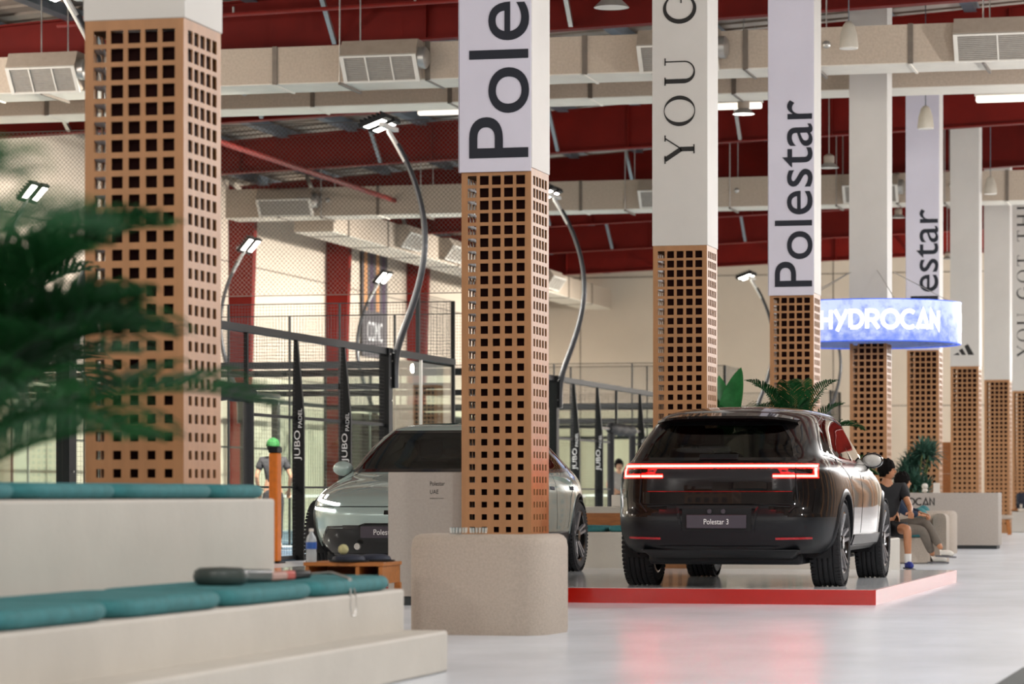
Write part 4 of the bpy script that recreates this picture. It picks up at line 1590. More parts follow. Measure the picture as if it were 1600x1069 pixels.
# ------------------------------------------------------------------ info counter beside the second column
t = thing('info_plinth', 'plain grey info plinth with small print, left of the second column', 'plinth', (-7.26, 25.06, 0))
MB().box(0, .67, 0, .45, .075, 1.13).build('plinth_body', 'plinth', t, bevel=.006)
MB().box(.02, .65, .03, .42, 0, .075).build('plinth_base', 'plinthbase', t)
fn = lambda o: plane_fn(o, (1, 0, 0), (0, 0, 1), (0, -1, 0))
lettering('Polestar', .13, .035, fn((.37, 0, 1.015)), 'ink', t)
lettering('UAE', .075, .035, fn((.37, 0, .945)), 'ink', t)
lettering('polestar.com', .12, .014, fn((.37, 0, .90)), 'ink', t)

# ------------------------------------------------------------------ benches with cushions
BX, BXU, BY1, BY0 = -4.483, -5.208, 15.79, 4.0
t = thing('tiered_bench', 'pale plaster tiered bench at lower left with step', 'bench', (0, 0, 0))
MB().box(BXU - .02, BX, BY0, BY1, 0, .44).build('lower_tier', 'plaster', t, bevel=.015)
MB().box(-6.15, BXU, BY0, BY1, 0, .922).build('upper_tier', 'plaster', t, bevel=.015)
MB().box(BX - .02, -4.242, BY0, BY1, 0, .221).build('front_step', 'plaster', t, bevel=.015)


def cushion(x0, x1, y0, y1, z, h, label, group):
    b = MB()
    n1, n2, n3 = 8, 14, 6
    cx, cy = (x0 + x1) / 2, (y0 + y1) / 2
    L, Wd = (x1 - x0) / 2, (y1 - y0) / 2
    prof = [(.0, 0.), (.90, 0), (.97, .12), (1., .4), (1., .62), (.975, .85), (.93, .97), (.85, 1.0), (.0, 1.06)]
    N = 40
    for (q, hh) in prof:
        for k in range(N):
            a = 2 * PI * k / N
            ex = 2 / 7.
            px = math.copysign(abs(math.cos(a)) ** ex, math.cos(a))
            py = math.copysign(abs(math.sin(a)) ** ex, math.sin(a))
            inset = (1 - q) * min(L, Wd) if q > 0 else None
            if inset is None:
                b.v.append((cx, cy, z + hh * h))
            else:
                b.v.append((cx + px * (L - inset), cy + py * (Wd - inset), z + hh * h))
    for i in range(len(prof) - 1):
        for k in range(N):
            a, c_ = i * N, (i + 1) * N
            b.f.append([a + k, a + (k + 1) % N, c_ + (k + 1) % N, c_ + k])
    o = b.build('cushion', 'teal', smooth=True, angle=70)
    return tag(o, label, 'cushion', group)


low = [(9.0, 10.35), (10.38, 11.60), (11.63, 12.98), (13.01, 14.30), (14.33, 15.66)]
lowl = ['teal seat cushion on the lower bench, cut by the left edge nearest the camera', 'teal seat cushion on the lower bench, second from the left edge', 'teal seat cushion on the lower bench, under the racket head', 'teal seat cushion on the lower bench, under the racket grip', 'teal seat cushion at the far right end of the lower bench']
for (a, b_), lb in zip(low, lowl):
    cushion(BXU + .03, BX - .005, a, b_, .44, .078, lb, 'teal cushions on the lower bench')
upp = [(11.1, 12.38), (12.41, 13.56), (13.59, 14.92), (14.95, 15.70)]
uppl = ['teal cushion on the upper bench at the left edge, under the palm', 'teal cushion on the upper bench, second from left', 'long green tinged cushion on the upper bench below the nearest column', 'short teal cushion at the right end of the upper bench']
for (a, b_), lb in zip(upp, uppl):
    cushion(-6.0, BXU - .004, a, b_, .922, .075, lb, 'teal cushions on the upper bench')

# padel racket on the lower bench
t = thing('padel_racket', 'dark padel racket with looped wrist cord lying on the lower bench', 'racket', (-4.76, 13.62, .52))
b = MB()
pts = []
b.lathe([(.0, 0), (.10, 0), (.122, .015), (.13, .04), (.122, .068), (.10, .082), (0, .086)], 28)
b.build('racket_head', 'frame', t, smooth=True)
MB().bar((0, .08, .045), (0, .62, .03), .11, .06).build('racket_throat', 'frame', t, bevel=.015)
MB().bar((.02, .62, .022), (.02, .98, .022), .055, .042).build('racket_sleeve', 'grip', t, bevel=.012)
MB().bar((.02, .86, .022), (.02, 1.0, .022), .058, .045).build('sleeve_band', 'redprint', t, bevel=.012)
MB().bar((.02, 1.0, .02), (.03, 1.24, .02), .045, .04).build('grip', 'black', t, bevel=.012)
loop = [(.03, 1.24, .02), (.15, 1.25, .03), (.255, 1.22, .0), (.272, 1.19, -.07), (.275, 1.17, -.14), (.275, 1.20, -.185), (.275, 1.25, -.19), (.275, 1.28, -.15), (.272, 1.27, -.07), (.255, 1.25, .0), (.15, 1.27, .03), (.04, 1.255, .02)]
MB().tube(loop, .006, 8).build('wrist_cord', 'steel', t, smooth=True)
t = thing('pouch', 'small dark pouch lying on the lower bench at the left edge', 'pouch', (-4.66, 10.22, .528))
MB().box(-.12, .12, -.1, .14, 0, .06).build('pouch_body', 'cap', t, bevel=.025)
MB().tube([(-.1, .14, .03), (0, .17, .04), (.1, .14, .03)], .008, 6).build('pouch_strap', 'black', t)

# ------------------------------------------------------------------ rounded lounge chairs


def lounge(loc, rz, label, sc=1.):
    """barrel chair, back towards -Y; upholstered U-shaped wall with a round seat inside"""
    t = thing('lounge_chair', label, 'chair', loc, rz, 'rounded lounge chairs')
    N = 44

    def outl(a, q):                       # superellipse plan
        e = 2 / 5.
        px = math.copysign(abs(math.cos(a)) ** e, math.cos(a))
        py = math.copysign(abs(math.sin(a)) ** e, math.sin(a))
        return px * q, py * q * .92
    b = MB()
    A0, A1 = PI - .10 - PI * 0.0, 2 * PI + .10
    prof = [(.485, .0), (.49, .03), (.49, .585), (.482, .635), (.462, .662), (.43, .675), (.36, .675), (.325, .66), (.305, .63), (.30, .58), (.30, .05), (.30, 0)]
    for (q, h) in prof:
        for k in range(N + 1):
            a = A0 + (A1 - A0) * k / N
            x, y = outl(a, q)
            b.v.append((x * sc, y * sc, h * sc))
    np_ = len(prof)
    for i in range(np_ - 1):
        for k in range(N):
            b.f.append([i * (N + 1) + k, i * (N + 1) + k + 1, (i + 1) * (N + 1) + k + 1, (i + 1) * (N + 1) + k])
    for k in (0, N):
        b.f.append([i * (N + 1) + k for i in range(np_)])
    b.build('back_shell', 'boucle', t, smooth=True, angle=50)
    MB().lathe([(.24 * sc, 0), (.27 * sc, .02), (.27 * sc, .33 * sc), (.25 * sc, .36 * sc), (0, .36 * sc)], 32, (0, .16, 0)).build('seat_drum', 'boucle', t, smooth=True)
    MB().lathe([(0, .36 * sc), (.26 * sc, .36 * sc), (.285 * sc, .38 * sc), (.285 * sc, .41 * sc), (.26 * sc, .435 * sc), (0, .44 * sc)], 32, (0, .16, 0)).build('seat_cushion', 'teal', t, smooth=True)
    return t


lounge((-5.16, 20.36, 0), R(-4), 'rounded beige lounge chair back in the centre foreground', 1.0)
# glass bowls on its rim
for (x, y, lb) in ((-5.30, 20.0, 'left ribbed glass bowl on the foreground chair rim'), (-5.16, 19.99, 'right ribbed glass bowl on the foreground chair rim')):
    t = thing('glass_bowl', lb, 'bowl', (x, y, .676), 0, 'glass bowls on the chair rim')
    b = MB().lathe([(.0, .004), (.048, .004), (.055, .012), (.058, .045), (.053, .045), (.05, .016), (0, .012)], 20)
    b.build('bowl_glass', 'plastic', t, smooth=True)
    r = MB()
    for k in range(16):
        a = 2 * PI * k / 16
        r.tube([(.056 * math.cos(a), .056 * math.sin(a), .008), (.059 * math.cos(a), .059 * math.sin(a), .042)], .0025, 5)
    r.build('glass_ribs', 'vent', t, kind='stuff')

# ------------------------------------------------------------------ small oak table with things on it
t = thing('coffee_table', 'small open oak side table behind the bench end', 'table', (-5.86, 19.4, 0), R(2))
MB().box(-.27, .27, -.25, .25, .475, .50).build('table_top', 'oak', t, bevel=.004)
for x in (-.26, .08, .235):
    MB().box(x, x + .025, -.24, .24, .38, .475).build('divider', 'oak', t)
MB().box(-.26, .26, -.24, .24, .36, .38).build('shelf', 'oak', t)
MB().box(-.26, .26, .22, .24, .38, .475).build('back_panel', 'oak', t)
for x in (-.25, .25):
    for y in (-.22, .22):
        MB().box(x - .02, x + .02, y - .02, y + .02, 0, .36).build('leg', 'oak', t)
t = thing('water_bottle', 'clear water bottle with blue label on the oak side table', 'bottle', (-6.10, 19.25, .5))
MB().lathe([(0, 0), (.033, 0), (.035, .01), (.035, .06), (.032, .075), (.035, .09), (.035, .14), (.028, .165), (.014, .185), (.013, .2)], 20).build('bottle_body', 'bottle', t, smooth=True)
MB().lathe([(.0355, .085), (.0358, .09), (.0358, .125), (.0355, .13)], 20, caps=False).build('bottle_label', 'blueplastic', t, smooth=True)
MB().lathe([(.0, .2), (.016, .2), (.016, .218), (0, .22)], 14).build('bottle_cap', 'vent', t, smooth=True)
for (x, y, lb) in ((-5.86, 19.3, 'dark flat cap on the oak side table under the ball'), (-5.74, 19.5, 'second dark flat cap at the right of the oak side table')):
    t = thing('flat_cap', lb, 'cap', (x, y, .5), R(20), 'dark caps on the oak table')
    MB().lathe([(0, .0), (.10, .0), (.11, .015), (.10, .035), (.06, .048), (0, .05)], 24).build('crown', 'cap', t, smooth=True)
    MB().lathe([(.0, .004), (.13, .004), (.13, .012), (0, .014)], 20, (0, -.06, 0)).build('brim', 'black', t, smooth=True)
t = MB().sphere((-5.89, 19.28, .582), .034, 20, 12).build('tennis_ball', 'ball', smooth=True)
tag(t, 'pale tennis ball resting on a dark cap', 'ball')

# ------------------------------------------------------------------ beyond the cars: low bench, planter, counter
t = thing('planter_bench', 'beige bench block with teal pads behind the display platform', 'bench', (0, 0, 0))
MB().box(-8.6, -5.6, 37.3, 38.0, 0, .47).build('bench_block', 'plaster', t, bevel=.02)
MB().box(-9.0, -7.62, 38.0, 38.6, 0, .78).build('shelf_block', 'plaster', t, bevel=.01)
MB().box(-9.0, -7.62, 37.98, 38.0, .52, .70).build('shelf_opening', 'oak', t)
MB().box(-7.6, -7.3, 37.9, 38.5, 0, 1.0).build('end_panel', 'plaster', t, bevel=.01)
for k, (a, b_, lb) in enumerate(((-8.55, -8.02, 'teal pad at the left end of the bench behind the cars'), (-7.98, -7.45, 'teal pad seen between the two cars'))):
    cushion(a, b_, 37.32, 37.9, .47, .08, lb, 'teal pads behind the cars')
t = thing('tissue_box', 'small white box standing on the shelf behind the cars', 'box', (-8.05, 38.3, .78))
MB().box(-.07, .07, -.07, .07, 0, .15).build('carton', 'vent', t, bevel=.008)
MB().sphere((.14, 0, .04), (.08, .06, .05), 12, 8).build('crumpled_tissue', 'vent', t, smooth=True)

t = thing('reception_counter', 'long grey stone reception counter with dark capitals at right', 'counter', (-6.75, 52.8, 0))
MB().box(0, 2.27, 0, .7, .06, .96).build('counter_body', 'plinth', t, bevel=.008)
MB().box(.03, 2.24, .04, .66, 0, .06).build('counter_plinth', 'plinthbase', t)
display_text('HYDROCAN', .125, fn((.28, 0, .745)), 'ink', t, hw=.085)
t = thing('card_stand', 'white card stand on the reception counter', 'sign', (-5.56, 53.1, .96))
MB().box(-.055, .055, 0, .02, .015, .17).build('card', 'vent', t)
MB().box(-.06, .06, -.03, .05, 0, .015).build('stand_foot', 'vent', t)
t = thing('ornament', 'small round white ornament on the reception counter', 'ornament', (-5.76, 53.1, .96))
MB().sphere((0, 0, .11), .055, 14, 10).build('upper_ball', 'vent', t, smooth=True)
MB().sphere((0, 0, .04), (.05, .045, .04), 14, 10).build('lower_ball', 'vent', t, smooth=True)
t = thing('wood_screen', 'tall plain wood screen between the sixth and seventh columns', 'screen', (-7.05, 67.3, 0))
for k in range(3):
    MB().box(0, .6, 0, .05, k * .69, k * .69 + .685).build('wood_board', 'oak', t)

lounge((-5.3, 48.9, 0), 0, 'rounded beige lounge chair against the reception counter, empty', 1.0)
lounge((-4.72, 41.85, 0), R(180), 'rounded beige lounge chair under the person in navy', 1.0)
lounge((-4.98, 38.3, 0), R(200), 'rounded beige lounge chair under the person in black tee', 1.0)
for (x, y, lb) in ((-5.35, 49.1, 'teal pillow on the empty lounge chair'), (-4.60, 41.75, 'teal pillow behind the person in navy')):
    o = MB().sphere((x, y, .60), (.12, .2, .16), 16, 10).build('pillow', 'teal', smooth=True)
    tag(o, lb, 'pillow', 'teal pillows on lounge chairs')

t = thing('low_wall_bench', 'low white bench block at the far right edge', 'bench', (-6.45, 75.5, 0))
MB().box(0, 2.4, 0, .8, 0, .5).build('bench_block', 'shaft', t, bevel=.02)
for k in range(2):
    MB().box(.5 + k * .6, .9 + k * .6, .2, .5, .5, .58).build('bench_pad', 'vent', t, bevel=.02)
t = thing('backpack', 'dark navy backpack on a wood ledge at the far right edge', 'backpack', (-5.93, 76.6, .56))
MB().box(-.13, .13, -.1, .1, 0, .4).build('bag_body', 'cap', t, bevel=.06)
MB().box(-.09, .09, -.14, -.09, .03, .2).build('front_pocket', 'cap', t, bevel=.02)
MB().tube([(-.05, 0, .4), (0, 0, .45), (.05, 0, .4)], .012, 6).build('top_handle', 'black', t)
MB().box(-.03, .03, -.15, -.138, .03, .12).build('white_tag', 'vent', t)
t = thing('stool', 'wooden stool with pale cushion at the far right edge', 'stool', (-5.9, 70.9, 0))
MB().lathe([(0, .36), (.2, .36), (.22, .39), (.2, .45), (0, .46)], 20).build('stool_seat', 'boucle', t, smooth=True)
for k in range(4):
    a = PI / 4 + k * PI / 2
    MB().bar((.20 * math.cos(a), .20 * math.sin(a), 0), (.12 * math.cos(a), .12 * math.sin(a), .37), .05).build('leg', 'oak', t)
t = thing('wall_ledge', 'wood ledge carrying the backpack at the far right', 'ledge', (-6.5, 76.4, 0))
MB().box(0, 2.2, 0, .5, .52, .56).build('ledge_top', 'oak', t)
MB().box(0, 2.2, .2, .5, 0, .52).build('ledge_base', 'plaster', t)

t = thing('padded_post', 'orange padded post by the first court doorway', 'post', (-13.12, 39.78, 0))
MB().box(-.06, .06, -.1, .1, .02, 1.5).build('orange_pad', 'orange', t, bevel=.02)
MB().box(-.065, .065, -.105, .105, 1.5, 1.58).build('post_cap', 'black', t, bevel=.01)
MB().box(-.1, .1, -.14, .14, 0, .02).build('base_plate', 'black', t)

# ------------------------------------------------------------------ plants


def frond(m, base, az, elev, ln, droop, nl=26, ll=.3, wd=.022, rnd=random, fold=.5):
    d = Vector((math.cos(az) * math.cos(elev), math.sin(az) * math.cos(elev), math.sin(elev)))
    p = Vector(base)
    pts = [p.copy()]
    n_ = nl
    for k in range(n_):
        p = p + d * ln / n_
        d.z -= droop / n_ * (.5 + 1.2 * k / n_)
        d.normalize()
        pts.append(p.copy())
    m.tube(pts, [.010 * (1 - .8 * k / n_) + .002 for k in range(n_ + 1)], 5)
    for k in range(int(n_ * .18), n_):
        t_ = k / n_
        dd = (pts[k + 1] - pts[k]).normalized()
        sd = dd.cross(Vector((0, 0, 1)))
        if sd.length < .05:
            sd = Vector((math.sin(az), -math.cos(az), 0))
        sd.normalize()
        up = sd.cross(dd).normalized()
        L = ll * (math.sin(PI * (.12 + .86 * t_)) ** .7)
        for s in (-1, 1):
            q = (sd * s * .8 + dd * .65 + up * fold * (.6 + .4 * rnd.random())).normalized()
            a = pts[k]
            w_ = dd * wd * .5
            b1 = a + q * L * .45
            c1 = a + q * L * .8 + Vector((0, 0, -.08 * L))
            e1 = a + q * L - Vector((0, 0, .25 * L))
            i = len(m.v)
            m.v += [tuple(a - w_ * .5), tuple(a + w_ * .5), tuple(b1 - w_), tuple(b1 + w_), tuple(c1 - w_ * .7), tuple(c1 + w_ * .7), tuple(e1)]
            m.f += [[i, i + 1, i + 3, i + 2], [i + 2, i + 3, i + 5, i + 4], [i + 4, i + 5, i + 6]]


def palm(loc, label, h, fronds, mt='leaf', pot=True, name='areca_palm', stem_h=.7, base_z=0.):
    t = thing(name, label, 'plant', loc)
    if pot:
        MB().lathe([(0, 0), (.17, 0), (.24, .36), (.25, .40), (.22, .40), (.21, .36), (0, .35)], 24, (0, 0, base_z)).build('pot', 'pot', t, smooth=True)
        MB().lathe([(0, .36), (.21, .36)], 20, (0, 0, base_z), caps=False).build('soil', 'soil', t)
    rr = random.Random(len(label) * 7)
    for k in range(5):
        a = k * 1.3
        MB().tube([(.07 * math.cos(a), .07 * math.sin(a), base_z + .35), (.12 * math.cos(a), .12 * math.sin(a), base_z + .35 + stem_h)], [.022, .012], 7).build('stem', 'stem', t, smooth=True)
    for (az, el, ln, dr, ll) in fronds:
        m = MB()
        a = R(az)
        frond(m, (.1 * math.cos(a), .1 * math.sin(a), base_z + .35 + stem_h * (.7 + .3 * rr.random())), a, R(el), ln, dr, nl=30, ll=ll, wd=.028, rnd=rr)
        m.build('frond', mt, t, fix=False)
    return t


rg = random.Random(5)
palm((-3.83, 8.2, 0), 'areca palm at the left edge, dark green fronds arching over the bench', 1.9,
     [(a + rg.uniform(-8, 8), rg.uniform(44, 74), rg.uniform(.8, 1.1), rg.uniform(1.1, 1.6), .32) for a in range(0, 360, 30)] +
     [(rg.uniform(-35, 60), rg.uniform(26, 60), rg.uniform(.75, 1.05), rg.uniform(.8, 1.3), .32) for k in range(14)], 'leafdark', stem_h=.82)
palm((-2.3, 4.1, 0), 'nearest palm, wholly blurred, at the left edge of the frame', 1.6,
     [(30, 55, .70, 1.3, .24), (0, 66, .7, 1.2, .24), (70, 55, .85, 1.2, .26), (130, 55, .85, 1.4, .26), (190, 50, .9, 1.4, .26), (250, 55, .9, 1.4, .26), (310, 50, .7, 1.5, .24)], 'leafdark', stem_h=.7)
palm((-6.47, 14.5, 0), 'tall palm beside the nearest lattice column, comb-like leaflets at the left edge', 1.6,
     [(a + rg.uniform(-8, 8), rg.uniform(35, 72), rg.uniform(.75, 1.05), rg.uniform(1.2, 1.9), .34) for a in range(0, 360, 28)], 'leaf', stem_h=1.25)


def leafblade(m, base, az, elev, ln, wd, droop, tip=.3, n_=12, fold=.25):
    d = Vector((math.cos(az) * math.cos(elev), math.sin(az) * math.cos(elev), math.sin(elev)))
    p = Vector(base)
    i0 = len(m.v)
    for k in range(n_ + 1):
        t_ = k / n_
        sd = d.cross(Vector((0, 0, 1)))
        if sd.length < .05:
            sd = Vector((math.sin(az), -math.cos(az), 0))
        sd.normalize()
        up = sd.cross(d).normalized()
        w_ = wd * max(.03, math.sin(PI * min(1, .06 + t_ * .94)) ** .75)
        m.v += [tuple(p - sd * w_ + up * w_ * fold), tuple(p), tuple(p + sd * w_ + up * w_ * fold)]
        p = p + d * ln / n_
        d.z -= droop / n_ * (.3 + 1.4 * t_)
        d.normalize()
    for k in range(n_):
        a, b = i0 + 3 * k, i0 + 3 * (k + 1)
        m.f += [[a, a + 1, b + 1, b], [a + 1, a + 2, b + 2, b + 1]]


# planter row behind the platform
t = thing('planter_box', 'long low planter box hidden behind the display platform', 'planter', (0, 0, 0))
MB().box(-7.0, -4.3, 35.3, 36.9, 0, .42).build('box_wall', 'plaster', t, bevel=.02)
MB().box(-6.95, -4.35, 35.35, 36.85, .42, .43).build('soil', 'soil', t)
t = thing('banana_plant', 'broad upright banana leaf plant behind the black car roof', 'plant', (-6.32, 36.1, .43))
MB().tube([(0, 0, 0), (.03, 0, 1.15)], [.05, .035], 8).build('stem', 'stem', t, smooth=True)
for (az, el, ln, wd, dr) in ((-52, 68, 1.0, .15, .45), (118, 78, .85, .14, .2), (-110, 62, .6, .12, .9), (-20, 30, .6, .12, 1.3), (200, 40, .6, .13, 1.2)):
    m = MB()
    leafblade(m, (.02, 0, 1.1), R(az), R(el), ln, wd, dr)
    m.build('leaf', 'leafbanana', t, smooth=True, fix=False)
palm((-5.5, 36.45, .08), 'areca palm behind the black car, in front of the fourth column', 2.1,
     [(a, 48 + 22 * ((a // 30) % 2), .85, 1.5, .26) for a in range(0, 360, 30)], 'leafdark', pot=False, stem_h=1.28)
palm((-5.05, 36.1, .08), 'small drooping palm right behind the black car roof', 1.7,
     [(a, 50 + 18 * ((a // 40) % 2), .56, 1.7, .2) for a in range(0, 360, 40)], 'leafdark', pot=False, stem_h=.8)
t = thing('fan_palm', 'fan palm with round pleated leaves behind the black car roof', 'plant', (-5.75, 35.75, .43))
rf = random.Random(3)
for k in range(12):
    az = k * 2.4
    el = R(rf.uniform(60, 84))
    st = Vector((math.cos(az) * math.cos(el), math.sin(az) * math.cos(el), math.sin(el))) * rf.uniform(1.25, 1.62)
    m = MB()
    m.tube([(0, 0, 0), (st.x * .5, st.y * .5, st.z * .55), (st.x, st.y, st.z)], .008, 5)
    for q in range(18):
        aa = az + (q - 8.5) * .16
        leafblade(m, (st.x, st.y, st.z), aa, R(24 + 12 * math.cos(q - 8.5)), .30, .018, .9, n_=4)
    m.build('fan_leaf', 'leaf', t, fix=False)

t = thing('dracaena', 'bushy blue green dracaena behind the reception counter', 'plant', (-6.05, 54.1, 0))
MB().lathe([(0, 0), (.2, 0), (.26, .5), (.24, .52), (.2, .48), (0, .47)], 20).build('pot', 'pot', t, smooth=True)
for k in range(20):
    a = k * 2.4
    rr_ = .05 + .26 * ((k * .37) % 1)
    top = Vector((rr_ * math.cos(a), rr_ * math.sin(a), .95 + .72 * ((k * .61) % 1)))
    m = MB().tube([(0, 0, .45), (top.x * .5, top.y * .5, top.z * .7), tuple(top)], [.02, .016, .014], 6)
    m.build('cane', 'stem', t)
    m = MB()
    for q in range(26):
        leafblade(m, tuple(top), q * 2.39996, R(80 - 95 * q / 26), .36, .026, 1.3, n_=6)
    m.build('leaf_rosette', 'leafblue', t, fix=False)

# ------------------------------------------------------------------ people


def skin_mesh(name, chains, m, parent, sub=2, label=None):
    """chains: list of polylines [(point, radius)...]; shared points join up (same rounded position)"""
    v, e, r = [], [], []
    idx = {}

    def vid(p, rad):
        key = tuple(round(c, 4) for c in p)
        if key not in idx:
            idx[key] = len(v)
            v.append(tuple(p))
            r.append(rad)
        return idx[key]
    for ch in chains:
        prev = None
        for (p, rad) in ch:
            i = vid(p, rad)
            if prev is not None and prev != i and (prev, i) not in e:
                e.append((prev, i))
            prev = i
    me = bpy.data.meshes.new(name)
    me.from_pydata(v, e, [])
    o = bpy.data.objects.new(name, me)
    COL.objects.link(o)
    sm = o.modifiers.new('skin', 'SKIN')
    sm.use_smooth_shade = True
    sk = me.skin_vertices[0].data
    for i, q in enumerate(sk):
        q.radius = (r[i], r[i]) if not isinstance(r[i], tuple) else r[i]
        q.use_root = (i == 0)
    ss = o.modifiers.new('sub', 'SUBSURF')
    ss.levels = ss.render_levels = sub
    dg = bpy.context.evaluated_depsgraph_get()
    me2 = bpy.data.meshes.new_from_object(o.evaluated_get(dg))
    bpy.data.objects.remove(o)
    me2.materials.clear()
    me2.materials.append(M[m])
    for p in me2.polygons:
        p.use_smooth = True
    o = bpy.data.objects.new(name, me2)
    COL.objects.link(o)
    o.parent = parent
    if label:
        o['label'] = label
    return o


def lerp(a, b, t_):
    return tuple(a[i] + (b[i] - a[i]) * t_ for i in range(3))


def person(label, loc, rz, J, skin, shirt, pants, shoe, hair=True, sleeves='short', legs='long', head_turn=0., cap=None, sockm=None):
    """J: joint positions in metres, person faces +Y locally; keys pelvis chest neck head, l/r: sho elb wri hip kne ank toe"""
    t = thing('person', label, 'person', loc, rz)
    ch = [[(J['pelvis'], .12), (lerp(J['pelvis'], J['chest'], .5), .115), (J['chest'], .125), (J['neck'], .055), (J['head'], .06)]]
    for s in 'lr':
        ch.append([(J['chest'], .125), (J[s + 'sho'], .055), (lerp(J[s + 'sho'], J[s + 'elb'], .5), .046), (J[s + 'elb'], .037), (lerp(J[s + 'elb'], J[s + 'wri'], .4), .037), (J[s + 'wri'], .025)])
        ch.append([(J['pelvis'], .12), (J[s + 'hip'], .085), (lerp(J[s + 'hip'], J[s + 'kne'], .5), .074), (J[s + 'kne'], .054), (lerp(J[s + 'kne'], J[s + 'ank'], .35), .054), (J[s + 'ank'], .035)])
    skin_mesh('body', ch, skin, t)
    # head with face
    hx, hy, hz = J['head']
    hm = Matrix.Translation((hx, hy, hz + .06)) @ Matrix.Rotation(head_turn, 4, 'Z')
    hd = MB()
    hd.sphere((0, 0, 0), (.076, .095, .118), 20, 14)
    hd.v = [(p[0] * (1 - .25 * max(0, -p[2] / .118)), p[1] * (1 - .1 * max(0, -p[2] / .118)) + (.012 if p[2] < -.05 else 0), p[2]) for p in hd.v]
    i0 = len(hd.v)
    hd.sphere((0, .098, -.012), (.012, .018, .022), 8, 6)
    for s in (-1, 1):
        hd.sphere((s * .077, -.005, -.01), (.01, .02, .03), 8, 6)
    hd.xform(hm)
    ho = hd.build('head', skin, t, smooth=True, fix=False)
    f = MB()
    for s in (-1, 1):
        f.sphere((s * .03, .088, .012), (.011, .008, .006), 8, 6)
        f.box(s * .03 - .016, s * .03 + .016, .084, .094, .028, .034)
    f.box(-.022, .022, .086, .098, -.058, -.051)
    f.xform(hm)
    f.build('face_features', 'hair', ho, fix=False)
    if hair:
        hr = MB()
        hr.sphere((0, -.014, .024), (.10, .115, .128), 36, 24)
        nv = []
        for p in hr.v:
            k = 1 + .06 * math.sin(p[0] * 95 + 2 * math.sin(p[2] * 60)) * math.sin(p[2] * 90 + p[1] * 40) + .04 * math.sin(p[1] * 120)
            z_ = max(p[2], -.015 if p[1] > .035 else (-.04 if p[1] > -.01 else -.075))
            if p[1] > .035 and p[2] < .03:
                k *= .86
            nv.append((p[0] * k, min(p[1], .098) * k, z_ * k))
        hr.v = nv
        hr.xform(hm)
        hr.build('hair', 'hair', t, smooth=True, fix=False)
    if cap:
        cp = MB().sphere((0, 0, .03), (.115, .134, .138), 20, 12)
        cp.v = [(p[0], p[1], max(p[2], .02)) for p in cp.v]
        cp.box(-.07, .07, .08, .18, .022, .032)
        cp.xform(hm)
        cp.build('cap', cap, t, smooth=True, fix=False)
    # clothes
    mid = lerp(J['pelvis'], J['chest'], .5)
    sc = [[(lerp(J['pelvis'], mid, .25), .14), (mid, .135), (J['chest'], .145), (lerp(J['chest'], J['neck'], .75), .075)]]
    for s in 'lr':
        arm = [(J['chest'], .145), (J[s + 'sho'], .074), (lerp(J[s + 'sho'], J[s + 'elb'], .62), .066)]
        if sleeves == 'long':
            arm += [(J[s + 'elb'], .055), (lerp(J[s + 'elb'], J[s + 'wri'], .85), .042)]
        sc.append(arm)
    skin_mesh('shirt', sc, shirt, t)
    pc = [[(lerp(J['pelvis'], mid, .3), .135), (J['pelvis'], .14)]]
    for s in 'lr':
        lg = [(J['pelvis'], .14), (J[s + 'hip'], .103), (lerp(J[s + 'hip'], J[s + 'kne'], .6), .088)]
        if legs == 'long':
            lg += [(J[s + 'kne'], .07), (lerp(J[s + 'kne'], J[s + 'ank'], .4), .066), (lerp(J[s + 'kne'], J[s + 'ank'], .9), .055)]
        pc.append(lg)
    skin_mesh('trousers' if legs == 'long' else 'shorts', pc, pants, t)
    for s in 'lr':
        a, b = Vector(J[s + 'ank']), Vector(J[s + 'toe'])
        d = (b - a)
        ht = Vector((d.x, d.y, 0)).normalized() if Vector((d.x, d.y, 0)).length > .02 else Vector((0, 1, 0))
        heel = a - ht * .05 + Vector((0, 0, -.05))
        sh_ = skin_mesh('shoe', [[(tuple(heel), .038), (tuple(a * .45 + b * .55), .046), (tuple(b), .034)], [(tuple(heel), .038), (tuple(a + Vector((0, 0, -.02))), .045)]], shoe, t)
        so = MB().bar(tuple(heel - ht * .03 + Vector((0, 0, -.035))), tuple(b + (b - heel).normalized() * .03 + Vector((0, 0, -.028))), .085, .022)
        so.build('sole', 'sole', sh_, bevel=.008)
        if sockm:
            MB().tube([tuple(a + Vector((0, 0, -.02))), tuple(lerp(J[s + 'ank'], J[s + 'kne'], .22))], [.042, .046], 12).build('sock', sockm, t, smooth=True)
        # hand: palm with five fingers, slightly curled
        w_, e_ = Vector(J[s + 'wri']), Vector(J[s + 'elb'])
        fd = (w_ - e_).normalized()
        side = fd.cross(Vector((0, 0, 1)))
        side = side.normalized() if side.length > .1 else Vector((1, 0, 0))
        dn = side.cross(fd).normalized()
        if dn.z > 0:
            dn = -dn
        palm_ = w_ + fd * .05
        hc = [[(tuple(w_ - fd * .02), (.024, .02)), (tuple(palm_), (.034, .018)), (tuple(palm_ + fd * .035), (.034, .015))]]
        skin_mesh('hand', hc, skin, t, 2)
        fg = MB()
        for q, (o_, l_) in enumerate(((-.028, .066), (-.010, .078), (.009, .072), (.027, .056))):
            p0 = palm_ + fd * .03 + side * o_
            fg.tube([tuple(p0), tuple(p0 + fd * l_ * .5 + dn * .008), tuple(p0 + fd * l_ * .8 + dn * .03), tuple(p0 + fd * l_ * .88 + dn * .048)], [.010, .0095, .0085, .006], 8)
        sg = 1 if s == 'l' else -1
        p0 = palm_ - fd * .01 + side * .03 * sg
        fg.tube([tuple(p0), tuple(p0 + side * .025 * sg + fd * .03), tuple(p0 + side * .03 * sg + fd * .06 + dn * .012)], [.012, .0105, .007], 8)
        fg.build('fingers', skin, t, smooth=True, fix=False)
    return t


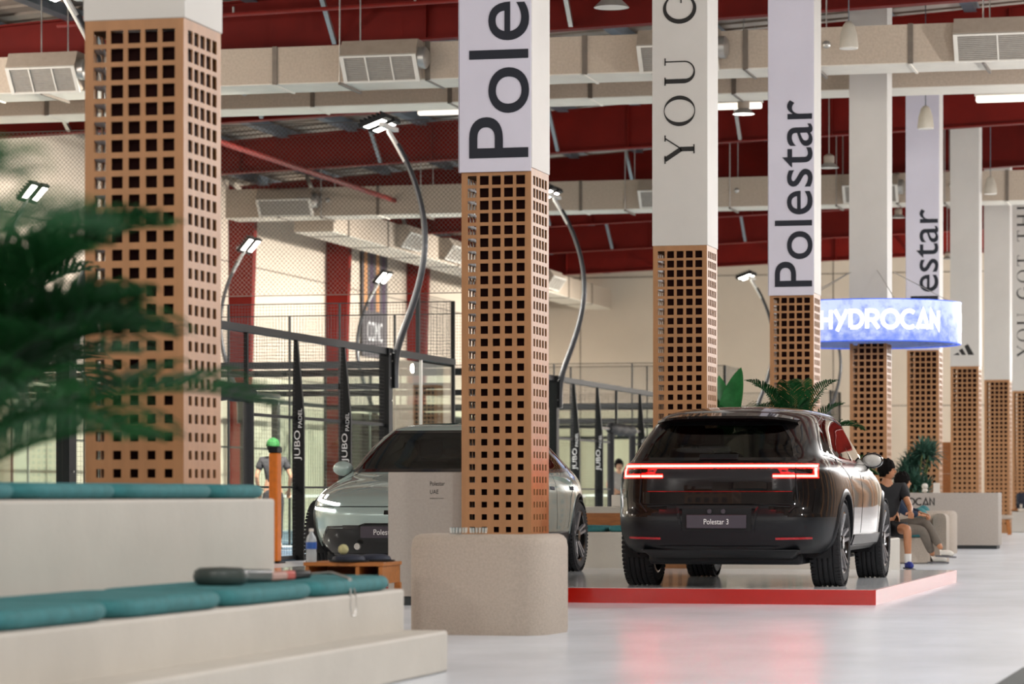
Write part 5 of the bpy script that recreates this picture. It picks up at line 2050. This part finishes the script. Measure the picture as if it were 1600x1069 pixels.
# seated, black tee, bare legs, blue shoes (faces +X after the turn; local +Y is forward)
JA = dict(pelvis=(0, 0, .52), chest=(0, -.10, .95), neck=(0, -.08, 1.10), head=(0, -.05, 1.17),
          lsho=(-.19, -.09, 1.02), lelb=(-.25, .10, .78), lwri=(-.20, .34, .72), rsho=(.19, -.09, 1.02), relb=(.27, .08, .76), rwri=(.24, .33, .74),
          lhip=(-.10, .04, .50), lkne=(-.13, .46, .52), lank=(-.13, .50, .12), ltoe=(-.14, .66, .05),
          rhip=(.10, .04, .50), rkne=(.14, .46, .52), rank=(.16, .46, .12), rtoe=(.18, .62, .05))
pa = person('seated person in black tee and shorts, bare legs, blue shoes, head turned away', (-4.58, 38.05, 0), R(200), JA, 'skin', 'teeblack', 'teeblack', 'shoeblue', sleeves='short', legs='short', head_turn=R(70), sockm='sock')
MB().prism(arc(0, 0, .09, .07, 0, 360, 16)[:-1], plane_fn((.12, .03, .93), (.3, .9, 0), (0, 0, 1), (.9, -.3, 0)), -.01, .012).build('tee_print', 'print', pa)
JB = dict(pelvis=(0, 0, .50), chest=(0, .10, .84), neck=(0, .17, .97), head=(0, .22, 1.03),
          lsho=(-.18, .10, .90), lelb=(-.28, .28, .72), lwri=(-.12, .46, .68), rsho=(.18, .10, .90), relb=(.30, .26, .70), rwri=(.14, .46, .66),
          lhip=(-.10, .04, .48), lkne=(-.06, .50, .58), lank=(.10, .74, .20), ltoe=(.14, .90, .13),
          rhip=(.10, .04, .48), rkne=(.10, .48, .46), rank=(-.02, .62, .11), rtoe=(-.03, .80, .05))
person('seated person in navy top and taupe trousers, ankles crossed, white shoes', (-4.98, 41.2, 0), R(-88), JB, 'skin', 'navycloth', 'taupe', 'shoewhite', sleeves='long', legs='long', head_turn=R(25))
JS = dict(pelvis=(0, 0, .92), chest=(0, -.01, 1.28), neck=(0, 0, 1.45), head=(0, .02, 1.51),
          lsho=(-.18, 0, 1.37), lelb=(-.24, .02, 1.10), lwri=(-.12, .22, 1.06), rsho=(.18, 0, 1.37), relb=(.26, 0, 1.10), rwri=(.14, .22, 1.04),
          lhip=(-.09, 0, .90), lkne=(-.10, .02, .50), lank=(-.10, 0, .10), ltoe=(-.12, .15, .04),
          rhip=(.09, 0, .90), rkne=(.10, .02, .50), rank=(.10, 0, .10), rtoe=(.12, .15, .04))
person('standing person in light grey top in the far court doorway', (-14.02, 66.8, 0), R(200), JS, 'skin2', 'greytee', 'charcoal', 'shoewhite', sleeves='short')
JG = dict(JS)
JG.update(lelb=(-.26, -.02, 1.12), lwri=(-.22, .10, .90), relb=(.28, -.02, 1.12), rwri=(.26, .12, .92))
JG = {k: (v_[0] * 1.05, v_[1] * 1.05, v_[2] * 1.07) for k, v_ in JG.items()}
person('standing person in green cap and charcoal tee behind the first court mesh', (-16.0, 48.4, 0.03), R(20), JG, 'skin2', 'charcoal', 'charcoal', 'shoewhite', cap='green', hair=True)
